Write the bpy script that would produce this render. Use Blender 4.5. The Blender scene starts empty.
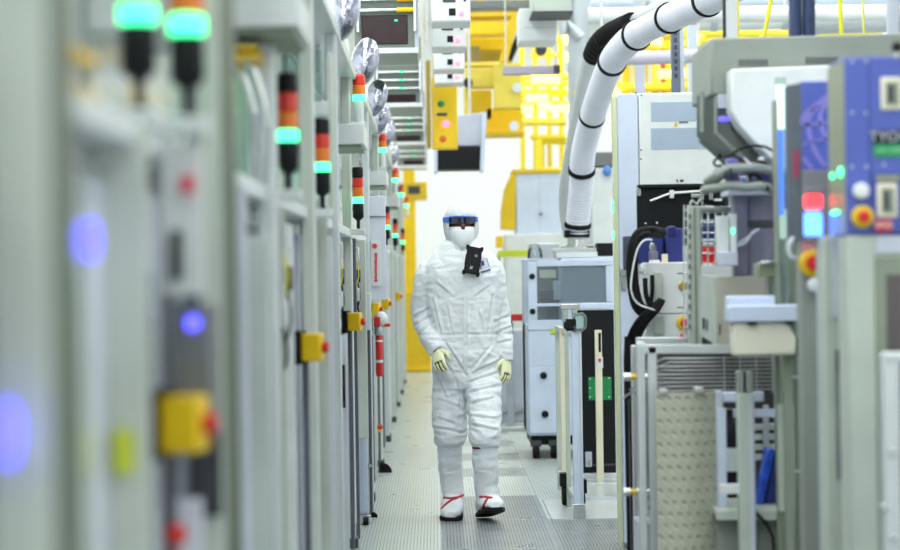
import bpy, bmesh, math, random
from mathutils import Vector, Matrix, noise
random.seed(7)
sc = bpy.context.scene
COL = sc.collection
F = 2000.0; PX, PY = 436.0, 273.0; H = 1.41; ROLL = 0.015

def W(px, py, Y):
    """world point at depth Y seen at image position px,py"""
    dx, dy = px - PX, py - PY
    a = dx - ROLL * dy; b = dy + ROLL * dx
    return Vector((a * Y / F, Y, H - b * Y / F))

# ------------------------------------------------------------------ materials
def lin(c):
    c = c / 255.0
    return c / 12.92 if c <= 0.04045 else ((c + 0.055) / 1.055) ** 2.4
def rgb(r, g, b): return (lin(r), lin(g), lin(b), 1.0)
MATS = {}
def mat(name, col, rough=0.45, metal=0.0, var=0.06, scale=6.0, bump=0.0, bscale=60.0, coat=0.0,
        emit=None, es=0.0, trans=0.0, alpha=1.0, spec=0.5, stretch=None):
    if name in MATS: return MATS[name]
    m = bpy.data.materials.new(name); m.use_nodes = True
    nt = m.node_tree; n = nt.nodes; l = nt.links
    b = n['Principled BSDF']
    b.inputs['Roughness'].default_value = rough
    b.inputs['Metallic'].default_value = metal
    b.inputs['Specular IOR Level'].default_value = spec
    if coat: b.inputs['Coat Weight'].default_value = coat; b.inputs['Coat Roughness'].default_value = 0.05
    if trans: b.inputs['Transmission Weight'].default_value = trans
    if alpha < 1: b.inputs['Alpha'].default_value = alpha
    tc = n.new('ShaderNodeTexCoord'); mp = n.new('ShaderNodeMapping')
    l.new(tc.outputs['Object'], mp.inputs['Vector'])
    if stretch: mp.inputs['Scale'].default_value = stretch
    nz = n.new('ShaderNodeTexNoise'); nz.inputs['Scale'].default_value = scale; nz.inputs['Detail'].default_value = 4
    l.new(mp.outputs['Vector'], nz.inputs['Vector'])
    rp = n.new('ShaderNodeValToRGB')
    lo = [max(0, c * (1 - var)) for c in col[:3]] + [1]; hi = [min(1, c * (1 + var)) for c in col[:3]] + [1]
    rp.color_ramp.elements[0].color = lo; rp.color_ramp.elements[1].color = hi
    rp.color_ramp.elements[0].position = 0.3; rp.color_ramp.elements[1].position = 0.7
    l.new(nz.outputs['Fac'], rp.inputs['Fac']); l.new(rp.outputs['Color'], b.inputs['Base Color'])
    if bump:
        n2 = n.new('ShaderNodeTexNoise'); n2.inputs['Scale'].default_value = bscale; n2.inputs['Detail'].default_value = 3
        l.new(mp.outputs['Vector'], n2.inputs['Vector'])
        bp = n.new('ShaderNodeBump'); bp.inputs['Strength'].default_value = bump; bp.inputs['Distance'].default_value = 0.01
        l.new(n2.outputs['Fac'], bp.inputs['Height']); l.new(bp.outputs['Normal'], b.inputs['Normal'])
    if emit:
        b.inputs['Emission Color'].default_value = emit; b.inputs['Emission Strength'].default_value = es
    MATS[name] = m
    return m
WHITE = mat('white_paint', rgb(226, 231, 231), 0.4)
GLOSSW = mat('gloss_white_panel', rgb(205, 214, 210), 0.12, coat=0.4)
PALEG = mat('pale_green_grey_paint', rgb(186, 196, 186), 0.4)
PALEL = mat('brightened_green_grey', rgb(210, 217, 206), 0.4)  # green-grey lightened to paint the left row brighter
LAVL = mat('brightened_lavender', rgb(218, 222, 234), 0.35)  # lavender lightened to paint the left row brighter
GREYG = mat('grey_green_paint', rgb(138, 148, 132), 0.5)
POST_SHADE = mat('post_side_shade', rgb(92, 103, 82), 0.5)  # shade painted into the side faces of the nearest posts
HOODG = mat('machine_grey_paint', rgb(140, 148, 140), 0.5)
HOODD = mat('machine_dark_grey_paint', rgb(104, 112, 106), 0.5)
BLUEW = mat('bluish_white_paint', rgb(208, 220, 240), 0.35)
LAV = mat('pale_lavender_panel', rgb(196, 202, 216), 0.35)
GREY = mat('mid_grey_paint', rgb(120, 124, 124), 0.5)
DGREY = mat('dark_grey_plastic', rgb(62, 64, 70), 0.5)
CONDUIT = mat('grey_conduit', rgb(96, 98, 110), 0.45)
ALU = mat('brushed_aluminium', rgb(215, 220, 222), 0.38, 0.75, bump=0.05, bscale=200, stretch=(1, 1, 0.05))
STEEL = mat('stainless_steel', rgb(205, 208, 205), 0.25, 0.95)
CHROME = mat('chrome', rgb(235, 235, 235), 0.07, 1.0, var=0.02)
FOIL = mat('mirror_painted_reflections', rgb(172, 174, 190), 0.10, 1.0, var=0.6, scale=9, bump=0.9, bscale=14)  # strong tone variation paints dark reflections into the domes
BLACK = mat('black_plastic', rgb(17, 18, 22), 0.5, spec=.25)
RUBBER = mat('black_rubber', rgb(14, 14, 16), 0.7, spec=.25)
BLACKP = mat('black_panel', rgb(16, 18, 22), 0.45, spec=.25)
YEL = mat('yellow_paint', rgb(250, 206, 14), 0.4)
LEMON = mat('lemon_yellow_paint', rgb(248, 226, 50), 0.4)
YELM = mat('golden_yellow_paint', rgb(228, 192, 22), 0.4)
CREAM = mat('cream_yellow_paint', rgb(238, 216, 84), 0.4)
YCAB = mat('yellow_cable', rgb(240, 232, 40), 0.5)
RED = mat('red_plastic', rgb(214, 36, 30), 0.4)
REDP = mat('red_print', rgb(228, 60, 90), 0.5)
ORANGE = mat('orange_paint', rgb(232, 110, 50), 0.45)
NAVY = mat('navy_blue_plastic', rgb(38, 50, 120), 0.4)
NAVYH = mat('navy_hose', rgb(44, 60, 100), 0.5)
PBLUE = mat('periwinkle_blue_paint', rgb(82, 98, 182), 0.42)
VIOLET = mat('violet_print', rgb(132, 128, 205), 0.5)
GREENP = mat('green_board', rgb(20, 140, 78), 0.4, var=0.15, scale=40)
GREENL = mat('green_label', rgb(26, 150, 90), 0.5)
OLIVE = mat('olive_metal', rgb(150, 156, 130), 0.3, 0.4)
IVORY = mat('ivory_plastic', rgb(232, 226, 200), 0.45)
SCREEN = mat('dark_screen', rgb(42, 16, 22), 0.2, coat=0.1, spec=.25, var=0.3, scale=8)
BSCREEN = mat('blue_screen', rgb(28, 48, 100), 0.2, var=0.5, scale=14)
HOSE = mat('white_hose', rgb(226, 228, 240), 0.5)
HOSEG = mat('smooth_grey_duct', rgb(198, 202, 202), 0.35)
GALV = mat('galvanised_duct', rgb(186, 194, 200), 0.35, 0.5, var=0.12, scale=4)
MGREY = mat('motor_grey', rgb(118, 118, 138), 0.42)
SKIN = mat('skin', rgb(92, 58, 44), 0.5)
GLOVE = mat('latex_glove', rgb(232, 234, 190), 0.45)
SUIT = mat('cleanroom_fabric', rgb(228, 233, 237), 0.65, var=0.02, bump=0.45, bscale=34)
HOODM = mat('hood_fabric', rgb(212, 217, 219), 0.75, var=0.08, scale=30, bump=0.6, bscale=40)
MASKM = mat('mask_fabric', rgb(236, 240, 244), 0.7, var=0.02, bump=0.2, bscale=40)
LENS = mat('dark_blue_lens', rgb(20, 26, 50), 0.06, coat=1.0)
GBLUE = mat('goggle_blue', rgb(50, 110, 225), 0.3)
TAPE = mat('yellow_green_tape', rgb(214, 226, 60), 0.5)
WARMW = mat('stained_white_plastic', rgb(225, 224, 205), 0.4)
def glow(name, col, es, base=None): return mat(name, base or col, 0.3, emit=col, es=es, var=0.02)
GLG = glow('lit_green_lens', (0.05, 1.0, 0.34, 1), 3.4)
GLGD = glow('dim_green_lens', (0.03, 0.8, 0.40, 1), 1.0)
GLR = glow('lit_red_lens', (1.0, 0.03, 0.04, 1), 3.2)
WIRE = mat('dull_wire', rgb(170, 172, 170), 0.4, 0.5)
GLB = glow('lit_blue_white_lens', (0.05, 0.16, 1.0, 1), 6.0)
GLP = glow('lit_violet_blue_lens', (0.10, 0.09, 1.0, 1), 3.0)
GLLED = glow('lit_pink_red_led', (1.0, 0.06, 0.10, 1), 7.0)
GLY = glow('yellow_lamp_and_highlight', (1.0, 0.86, 0.16, 1), 3.0)  # glow of yellow lamps and of painted pipe highlights
GLBL = glow('lit_blue_strip', (0.05, 0.16, 1.0, 1), 2.2)
LRED = mat('red_lens', rgb(236, 50, 30), 0.3, coat=0.3)
LAMB = mat('amber_lens', rgb(250, 130, 20), 0.3, coat=0.3)
def glass(name, col, rough=0.02, alpha=0.25):
    m = bpy.data.materials.new(name); m.use_nodes = True
    nt = m.node_tree; n = nt.nodes; l = nt.links
    out = n['Material Output']; n.remove(n['Principled BSDF'])
    tr = n.new('ShaderNodeBsdfTransparent'); tr.inputs['Color'].default_value = col
    df = n.new('ShaderNodeBsdfDiffuse'); df.inputs['Color'].default_value = rgb(190, 200, 205)
    mx0 = n.new('ShaderNodeMixShader'); mx0.inputs['Fac'].default_value = alpha
    gl = n.new('ShaderNodeBsdfGlossy'); gl.inputs['Roughness'].default_value = rough
    fr = n.new('ShaderNodeFresnel'); fr.inputs['IOR'].default_value = 1.5
    mx = n.new('ShaderNodeMixShader')
    l.new(tr.outputs[0], mx0.inputs[1]); l.new(df.outputs[0], mx0.inputs[2])
    l.new(fr.outputs[0], mx.inputs['Fac']); l.new(mx0.outputs[0], mx.inputs[1]); l.new(gl.outputs[0], mx.inputs[2])
    l.new(mx.outputs[0], out.inputs['Surface'])
    return m
GLASS = glass('window_glass', (0.86, 0.92, 0.94, 1), alpha=0.12)
FROST = glass('frosted_grey_glass', (0.7, 0.8, 0.86, 1), 0.15, 0.55)
ACRY = glass('greenish_acrylic', (0.8, 0.95, 0.86, 1), 0.05, 0.2)

# ------------------------------------------------------------------ mesh builder
class MB:
    def __init__(s): s.bm = bmesh.new()
    def box(s, x0, x1, y0, y1, z0, z1, rz=0.0, piv=None):
        r = bmesh.ops.create_cube(s.bm, size=1.0)
        c = Vector(((x0 + x1) / 2, (y0 + y1) / 2, (z0 + z1) / 2)); d = (abs(x1 - x0), abs(y1 - y0), abs(z1 - z0))
        for v in r['verts']:
            v.co = Vector((v.co.x * d[0], v.co.y * d[1], v.co.z * d[2])) + c
        if rz:
            p = Vector(piv) if piv else c
            bmesh.ops.rotate(s.bm, verts=r['verts'], cent=p, matrix=Matrix.Rotation(rz, 3, 'Z'))
        return s
    def bar(s, p0, p1, w, d=None):
        p0, p1 = Vector(p0), Vector(p1); d = d or w
        t = (p1 - p0).normalized(); up = Vector((0, 1, 0)) if abs(t.y) < 0.9 else Vector((1, 0, 0))
        a = t.cross(up).normalized(); b = a.cross(t).normalized()
        vs = []
        for p in (p0, p1):
            for sa, sb in ((-1, -1), (1, -1), (1, 1), (-1, 1)):
                vs.append(s.bm.verts.new(p + a * sa * w / 2 + b * sb * d / 2))
        for f in ((0, 1, 2, 3), (7, 6, 5, 4), (0, 4, 5, 1), (1, 5, 6, 2), (2, 6, 7, 3), (3, 7, 4, 0)):
            s.bm.faces.new([vs[i] for i in f])
        return s
    def rings(s, rr, cap=True):
        prev = None
        for ring in rr:
            vs = [s.bm.verts.new(p) for p in ring]
            if prev:
                n = len(vs)
                for i in range(n):
                    s.bm.faces.new((prev[i], prev[(i + 1) % n], vs[(i + 1) % n], vs[i]))
            elif cap: s.bm.faces.new(list(reversed(vs)))
            prev = vs
        if cap: s.bm.faces.new(prev)
        return s
    def tube(s, pts, r, n=12, cap=True):
        pts = [Vector(p) for p in pts]
        rs = r if isinstance(r, (list, tuple)) else [r] * len(pts)
        t0 = (pts[1] - pts[0]).normalized()
        ref = Vector((0, 0, 1)) if abs(t0.z) < 0.9 else Vector((1, 0, 0))
        a = t0.cross(ref).normalized(); rr = []
        for i, p in enumerate(pts):
            if i == 0: t = t0
            elif i == len(pts) - 1: t = (pts[i] - pts[i - 1]).normalized()
            else:
                t = (pts[i + 1] - pts[i - 1])
                t = t.normalized() if t.length > 1e-9 else t0
            a = (a - t * a.dot(t)).normalized(); b = t.cross(a)
            rr.append([p + (a * math.cos(k * 2 * math.pi / n) + b * math.sin(k * 2 * math.pi / n)) * rs[i] for k in range(n)])
        return s.rings(rr, cap)
    def cyl(s, p0, p1, r, n=24, r2=None):
        return s.tube([p0, p1], [r, r if r2 is None else r2], n)
    def lathe(s, prof, c, n=32, axis='Z'):
        c = Vector(c); rr = []
        for r, z in prof:
            ring = []
            for k in range(n):
                a = k * 2 * math.pi / n
                v = (r * math.cos(a), r * math.sin(a), z)
                if axis == 'X': v = (v[2], v[0], v[1])
                elif axis == 'Y': v = (v[0], -v[2], v[1])
                ring.append(c + Vector(v))
            rr.append(ring)
        return s.rings(rr)
    def prism(s, pts, vec):
        vec = Vector(vec); a = [s.bm.verts.new(Vector(p)) for p in pts]; b = [s.bm.verts.new(Vector(p) + vec) for p in pts]
        n = len(a)
        s.bm.faces.new(a); s.bm.faces.new(list(reversed(b)))
        for i in range(n): s.bm.faces.new((a[i], b[i], b[(i + 1) % n], a[(i + 1) % n]))
        return s
    def ell(s, c, rx, ry, rz, seg=24, rings=14):
        r = bmesh.ops.create_uvsphere(s.bm, u_segments=seg, v_segments=rings, radius=1.0)
        for v in r['verts']: v.co = Vector((v.co.x * rx, v.co.y * ry, v.co.z * rz)) + Vector(c)
        return s
    def px(s, x0, y0, x1, y1, Y, depth):
        """a box whose near face covers this window of the view at distance Y"""
        xm, ym = (x0 + x1) / 2, (y0 + y1) / 2
        a = W(x0, ym, Y).x; b = W(x1, ym, Y).x; t = W(xm, y0, Y).z; u = W(xm, y1, Y).z
        return s.box(a, b, Y, Y + depth, u, t)

ORG = {}
def org(o): return ORG.get(o.name, Vector((0, 0, 0)))
def tag(o, label=None, cat=None, group=None, kind=None):
    if label: o['label'] = label
    if cat: o['category'] = cat
    if group: o['group'] = group
    if kind: o['kind'] = kind
    return o
def finish(me, ang=40):
    for p in me.polygons: p.use_smooth = True
    me.set_sharp_from_angle(angle=math.radians(ang))
def build(name, mb, m, parent=None, loc=None, bevel=0.0, label=None, ang=40):
    bmesh.ops.recalc_face_normals(mb.bm, faces=mb.bm.faces)
    L = org(parent) if parent else (Vector(loc) if loc is not None else Vector((0, 0, 0)))
    bmesh.ops.translate(mb.bm, verts=mb.bm.verts, vec=-L)
    me = bpy.data.meshes.new(name); mb.bm.to_mesh(me); mb.bm.free()
    finish(me, ang)
    me.materials.append(m)
    o = bpy.data.objects.new(name, me); COL.objects.link(o)
    if parent: o.parent = parent
    else: o.location = L
    ORG[o.name] = L
    if bevel:
        b = o.modifiers.new('bevel', 'BEVEL'); b.width = bevel; b.segments = 2; b.limit_method = 'ANGLE'; b.angle_limit = math.radians(50)
        b.use_clamp_overlap = True
    if label: o['label'] = label
    return o
def thing(name, label, cat, loc=(0, 0, 0), group=None):
    o = bpy.data.objects.new(name, None); COL.objects.link(o); o.location = loc; o.empty_display_size = 0.1
    ORG[o.name] = Vector(loc)
    return tag(o, label, cat, group)
def copy_tree(o, parent=None):
    c = o.copy(); COL.objects.link(c)
    if parent: c.parent = parent
    for ch in list(o.children): copy_tree(ch, c)
    return c
def place(o, loc, label, group=None, rz=0.0):
    o.location = loc; o.rotation_euler = (0, 0, rz); o['label'] = label
    if group: o['group'] = group
    return o
def single(name, mb, m, label, cat, loc, group=None, bevel=0.0):
    return tag(build(name, mb, m, None, loc, bevel), label, cat, group)
def text(name, s, size, m, parent, pos, rot=(math.pi / 2, 0, 0), ext=0.0008):
    cu = bpy.data.curves.new(name, 'FONT'); cu.body = s; cu.size = size; cu.extrude = ext; cu.align_x = 'CENTER'; cu.align_y = 'CENTER'
    t = bpy.data.objects.new(name + '_tmp', cu); COL.objects.link(t)
    bpy.context.view_layer.update()
    me = bpy.data.meshes.new_from_object(t.evaluated_get(bpy.context.evaluated_depsgraph_get()))
    bpy.data.objects.remove(t); bpy.data.curves.remove(cu)
    me.materials.clear(); me.materials.append(m)
    o = bpy.data.objects.new(name, me); COL.objects.link(o); o.parent = parent
    o.location = Vector(pos) - org(parent); o.rotation_euler = rot
    return o
def ribbed(mb, pts, r, pitch=0.012, amp=0.004, n=24):
    """corrugated hose along a smoothed path"""
    P = smooth_path(pts, pitch / 2)
    R = [r + (amp if i % 2 else 0) for i in range(len(P))]
    return mb.tube(P, R, n)
def smooth_path(pts, step):
    pts = [Vector(p) for p in pts]
    q = [pts[0] * 2 - pts[1]] + pts + [pts[-1] * 2 - pts[-2]]
    out = []
    for i in range(1, len(q) - 2):
        p0, p1, p2, p3 = q[i - 1], q[i], q[i + 1], q[i + 2]
        k = max(2, int((p2 - p1).length / step))
        for j in range(k):
            t = j / k
            out.append(0.5 * ((2 * p1) + (p2 - p0) * t + (2 * p0 - 5 * p1 + 4 * p2 - p3) * t * t + (3 * p1 - p0 - 3 * p2 + p3) * t ** 3))
    out.append(pts[-1]); return out

# ------------------------------------------------------------------ setting
def floor_material():
    m = bpy.data.materials.new('raised_floor_tiles'); m.use_nodes = True
    nt = m.node_tree; n = nt.nodes; l = nt.links; b = n['Principled BSDF']
    g = n.new('ShaderNodeNewGeometry'); sp = n.new('ShaderNodeSeparateXYZ'); l.new(g.outputs['Position'], sp.inputs[0])
    def mth(op, a, c=None, d=None):
        k = n.new('ShaderNodeMath'); k.operation = op
        for i, v in enumerate((a, c, d)):
            if v is None: continue
            if isinstance(v, (int, float)): k.inputs[i].default_value = v
            else: l.new(v, k.inputs[i])
        return k.outputs[0]
    X, Y = sp.outputs['X'], sp.outputs['Y']
    def frac(v, off, per): return mth('FRACT', mth('DIVIDE', mth('ADD', v, off + 100 * per), per))
    gx = frac(X, 0.0, 0.0175)                       # narrow slots running along the aisle
    groove = mth('LESS_THAN', gx, 0.36)
    fy = frac(Y, 0.02, 0.06); dash = mth('GREATER_THAN', fy, 0.16)
    slot = mth('MULTIPLY', groove, dash)
    tx = frac(X, -0.01, 0.6); ty = frac(Y, 0.0, 0.6)
    edge = mth('MAXIMUM', mth('MAXIMUM', mth('LESS_THAN', tx, 0.012), mth('GREATER_THAN', tx, 0.988)),
               mth('MAXIMUM', mth('LESS_THAN', ty, 0.012), mth('GREATER_THAN', ty, 0.988)))
    rim = mth('MAXIMUM', mth('MAXIMUM', mth('LESS_THAN', tx, 0.03), mth('GREATER_THAN', tx, 0.97)),
              mth('MAXIMUM', mth('LESS_THAN', ty, 0.03), mth('GREATER_THAN', ty, 0.97)))
    slot = mth('MULTIPLY', slot, mth('SUBTRACT', 1.0, rim))
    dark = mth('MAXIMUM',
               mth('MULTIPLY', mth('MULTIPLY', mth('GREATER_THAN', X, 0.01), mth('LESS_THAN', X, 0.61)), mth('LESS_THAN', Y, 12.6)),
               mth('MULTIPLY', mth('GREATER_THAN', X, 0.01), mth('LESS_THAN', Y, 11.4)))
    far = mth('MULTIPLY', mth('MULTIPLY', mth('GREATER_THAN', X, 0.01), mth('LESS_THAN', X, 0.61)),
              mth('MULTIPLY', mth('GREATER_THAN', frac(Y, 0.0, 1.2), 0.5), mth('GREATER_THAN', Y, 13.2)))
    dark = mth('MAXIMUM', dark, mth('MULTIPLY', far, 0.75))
    def mix(f, a, c):
        k = n.new('ShaderNodeMix'); k.data_type = 'RGBA'
        l.new(f, k.inputs[0])
        for i, v in ((6, a), (7, c)):
            if isinstance(v, tuple): k.inputs[i].default_value = v
            else: l.new(v, k.inputs[i])
        return k.outputs[2]
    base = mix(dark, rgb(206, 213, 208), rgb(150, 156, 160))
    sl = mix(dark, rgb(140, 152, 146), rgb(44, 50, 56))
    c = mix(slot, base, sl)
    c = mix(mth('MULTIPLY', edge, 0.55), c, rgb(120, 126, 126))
    l.new(c, b.inputs['Base Color'])
    nz = n.new('ShaderNodeTexNoise'); nz.inputs['Scale'].default_value = 3.0
    l.new(g.outputs['Position'], nz.inputs['Vector'])
    r = n.new('ShaderNodeMapRange'); r.inputs[3].default_value = 0.22; r.inputs[4].default_value = 0.38
    l.new(nz.outputs['Fac'], r.inputs[0]); l.new(r.outputs[0], b.inputs['Roughness'])
    b.inputs['Metallic'].default_value = 0.15
    bp = n.new('ShaderNodeBump'); bp.inputs['Strength'].default_value = 0.25; bp.inputs['Distance'].default_value = 0.002; bp.invert = True
    l.new(slot, bp.inputs['Height']); l.new(bp.outputs['Normal'], b.inputs['Normal'])
    return m
def struct(name, mb, m): return tag(build(name, mb, m), kind='structure')
XL, XR, YB, YE, ZC = -2.6, 5.2, -4.0, 36.0, 5.9
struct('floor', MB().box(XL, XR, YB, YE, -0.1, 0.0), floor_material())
CEIL = mat('ceiling_panel', rgb(240, 242, 242), 0.6)
WALLW = mat('white_wall_panel', rgb(248, 250, 250), 0.5, var=0.01)
struct('ceiling', MB().box(XL, XR, YB, YE, ZC, ZC + 0.1), CEIL)
struct('wall_left', MB().box(XL - 0.1, XL, YB, YE, 0, ZC), WALLW)
struct('wall_right', MB().box(XR, XR + 0.1, YB, YE, 0, ZC), WALLW)
struct('wall_far', MB().box(XL, XR, YE, YE + 0.1, 0, ZC), WALLW)
struct('wall_near', MB().box(XL, XR, YB - 0.1, YB, 0, ZC), WALLW)
# ------------------------------------------------------------------ left tool row
EDGES = [0.9, 1.92, 3.46, 5.1, 6.75, 8.4, 10.3, 12.4, 14.6, 16.8, 19.0, 21.2, 23.4, 25.6, 27.8]
ORD = ['nearest', 'second', 'third', 'fourth', 'fifth', 'sixth', 'seventh', 'eighth', 'ninth', 'tenth', 'eleventh', 'twelfth', 'thirteenth', 'fourteenth']
def nth(i, tot):
    return 'nearest' if i == 0 else ('farthest' if i == tot - 1 else ORD[i] + ' nearest')
cabs = []
JC = [PALEL, WHITE, LAVL, GLOSSW, PALEL, WHITE]
look = ['pale green-grey tool cabinet with thick post at the left picture edge', 'blurred pale tool cabinet holding the large yellow stop button',
        'blurred pale tool cabinet just beyond the big yellow stop button', 'blurred white tool cabinet under the shelf box at top left',
        'white tool cabinet behind the framed signal tower', 'white tool cabinet with tall silver post before the aluminium floor post',
        'white tool cabinet behind the aluminium floor post', 'tool cabinet beside the red-lettered sign and red cylinder']
for i in range(len(EDGES) - 1):
    y0, y1 = EDGES[i], EDGES[i + 1]
    lab = look[i] if i < len(look) else 'distant white tool cabinet in the left row, %s from the camera' % ORD[i]
    c = thing('process_cabinet', lab, 'cabinet', (-0.9, (y0 + y1) / 2, 0), 'tool cabinets in the left row')
    cabs.append(c)
    g = 0.006
    build('lower_body', MB().box(-1.6, -0.50, y0 + g, y1 - g, 0.0, 1.60), WHITE, c, bevel=.004)
    build('upper_body', MB().box(-1.6, -0.64, y0 + g, y1 - g, 1.64, 2.42), LAVL if i % 2 else WHITE, c, bevel=.004)
    build('ledge', MB().box(-1.6, -0.43, y0 + g, y1 - g, 1.60, 1.64), WHITE, c, bevel=.004)
    # doors
    w = (y1 - y0 - 0.16) / 2
    for k in range(2):
        a = y0 + 0.15 + k * w
        d = build('door', MB().box(-0.50, -0.475, a + .01, a + w - .01, 0.08, 1.55), GLOSSW if (i + k) % 2 else LAVL, c, bevel=.003)
        build('door_window', MB().box(-0.476, -0.471, a + .12, a + w - .12, 0.95, 1.42), GLASS if (i + k) % 3 else SCREEN, d)
        build('handle', MB().tube([(-0.475, a + .06, .78), (-0.445, a + .06, .78), (-0.445, a + .06, .98), (-0.475, a + .06, .98)], .007), BLACK if k else ALU, d)
    u = build('upper_window', MB().box(-0.64, -0.625, y0 + .2, y1 - .08, 1.70, 2.36), GLOSSW, c, bevel=.003)
    # front post: deep rectangular profile
    xr = -0.370 if i in (1, 2, 0) else -0.435 if i == 6 else -0.41
    if i >= 1:
        dep = 0.13 if i == 1 else 0.26 if i == 2 else 0.1
        wd = 0.06 if i == 1 else 0.042
        po = build('post', MB().box(xr - wd, xr, y0, y0 + dep, 0.0, 2.62), PALEL if i < 3 else (ALU if i % 2 else PALEL), c, bevel=.004)
        build('post_side', MB().box(xr, xr + .003, y0 + .004, y0 + dep - .004, 0.12, 2.6), POST_SHADE if i < 3 else WHITE, po)  # thin side face, darkened on the nearest posts to paint shade
        build('foot', MB().box(xr - wd - .01, xr + .012, y0 - .012, y0 + dep + .01, 0.0, 0.05), DGREY, po, bevel=.004)
    # top rail tying the posts
    build('top_rail', MB().box(-0.64, -0.40, y0 + g, y1 - g, 2.42, 2.47), ALU, c, bevel=.003)
    # jamb plates standing proud of the doors
    jl = {1: [(2.88, -.490, -.418, 0, 1.63, PALEL), (3.2, -.44, -.372, 1.38, 1.62, WHITE), (3.22, -.44, -.385, 0.0, 1.05, LAVL)],
          2: [(4.15, -.475, -.395, 0, 1.6, LAVL), (4.6, -.47, -.385, .3, 1.5, GLOSSW)],
          3: [(5.6, -.48, -.425, 0, 1.6, PALEL), (6.0, -.46, -.43, 0, 1.56, WHITE)],
          4: [(7.15, -.485, -.385, 0.0, 1.62, PALEL), (7.5, -.46, -.39, 0, 1.55, LAVL)],
          5: [(9.0, -.48, -.43, 0, 1.58, WHITE), (9.5, -.46, -.43, 0, 1.12, LAVL)],
          6: [(11.1, -.47, -.39, .5, 1.6, PALEL), (11.6, -.45, -.38, 0, 1.3, WHITE)]}.get(i)
    if jl is None:
        jl = [(y0 + .6, -.47, -.395, 0, 1.5, JC[i % 6])] if i == 0 else [(y0 + .6, -.47, -.425, 0, 1.5, JC[i % 6]), (y0 + 1.3, -.46, -.42, 0, 1.6, JC[(i + 2) % 6])]
    for (yy, xa, xb, za, zb, mm) in jl:
        build('jamb_plate', MB().box(xa, xb, yy, yy + .03, za, zb), mm, c, bevel=.003)
    # vertical trunking and small fittings on the front
    tr = MB()
    build('trunking', MB().box(-0.47, -0.425, y0 + .35, y0 + .39, 0.0, 1.6), GREY if i % 2 else CONDUIT, c, bevel=.003)
    if i in (3, 4, 5, 6, 7):
        for q, (zz, yy) in enumerate(((1.52, .5), (1.40, .62), (1.30, .45))):
            b = build('junction_box', MB().box(-0.475, -0.415, y0 + yy, y0 + yy + .07, zz - .035, zz + .035), WHITE if q != 1 else BLACK, c, bevel=.004)
            build('cable', MB().tube(smooth_path([(-0.43, y0 + yy + .03, zz - .03), (-.42, y0 + yy + .05, zz - .12), (-.45, y0 + yy + .06, zz - .22)], .03), .004, 8), BLACK if q else YCAB, b)
# details seen blurred on the nearest cabinets
c1 = cabs[1]
build('yellow_reflection_strip', MB().box(-.52, -.46, 2.45, 2.75, 1.700, 1.712), YEL, c1)  # yellow strips painting reflected streaks on the cabinet
build('yellow_reflection_strip', MB().box(-.52, -.46, 2.45, 2.75, 1.648, 1.662), YEL, c1)
build('control_recess', MB().box(-.428, -.365, 3.24, 3.36, 1.15, 1.365), GREY, c1, bevel=.004)
build('blue_lamp', MB().lathe([(0, -.004), (.011, -.004), (.011, .004), (0, .006)], W(193, 323, 3.23), 20, 'Y'), GLP, c1)
build('door_lamp', MB().ell(W(92, 240, 2.72), .010, .008, .028), GLP, c1)
build('black_handle', MB().box(-.42, -.405, 3.17, 3.2, 1.405, 1.485), BLACK, c1, bevel=.004)
build('red_tag', MB().box(-.402, -.385, 3.17, 3.2, 1.545, 1.57), REDP, c1)
build('warning_label', MB().box(-.465, -.438, 2.86, 2.88, 1.13, 1.19), TAPE, c1)
build('red_knob', MB().ell((-.42, 3.18, 1.0), .018, .018, .018), RED, c1)
build('dark_fitting', MB().box(-.425, -.375, 3.42, 3.455, 1.0, 1.15), DGREY, c1)
c0 = cabs[0]
build('display', MB().box(-.475, -.44, 1.55, 1.9, 1.28, 1.475), BSCREEN, c0, bevel=.004)
build('blue_lamp', MB().ell((-.405, 1.88, 1.265), .010, .008, .03), GLP, c0)
c4 = cabs[4]
p = build('tower_frame', MB().box(W(302, 180, 7.15).x, W(307, 180, 7.15).x, 7.14, 7.2, 1.62, 2.03), WHITE, c4, bevel=.003)
build('tower_frame', MB().box(W(329, 180, 7.15).x, W(334, 180, 7.15).x, 7.14, 7.2, 1.62, 2.2), PALEL, c4, bevel=.003)
build('tower_frame', MB().box(W(307, 100, 7.15).x, W(329, 100, 7.15).x, 7.14, 7.2, 1.98, 2.03), WHITE, c4, bevel=.003)
build('glass_panel', MB().box(-.60, -.44, 7.9, 7.92, 1.66, 2.3), ACRY, cabs[4])
build('glass_panel', MB().box(-.60, -.46, 5.9, 5.92, 1.66, 2.2), ACRY, cabs[3])
build('tubing', MB().tube(smooth_path([(-.5, 5.0, 1.95), (-.47, 5.0, 1.9), (-.45, 5.02, 1.8), (-.46, 5.05, 1.64)], .02), .008, 8), CHROME, cabs[2])
build('tubing', MB().tube(smooth_path([(-.46, 5.0, 1.95), (-.44, 5.0, 1.9), (-.42, 5.02, 1.8), (-.43, 5.05, 1.64)], .02), .008, 8), CHROME, cabs[2])
for (yy, zz) in ((4.9, 1.965), (4.9, 1.945)):
    build('yellow_reflection_strip', MB().box(-.52, -.43, yy, yy + .2, zz, zz + .009), YEL, cabs[2])  # more strips painting yellow reflected streaks

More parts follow.
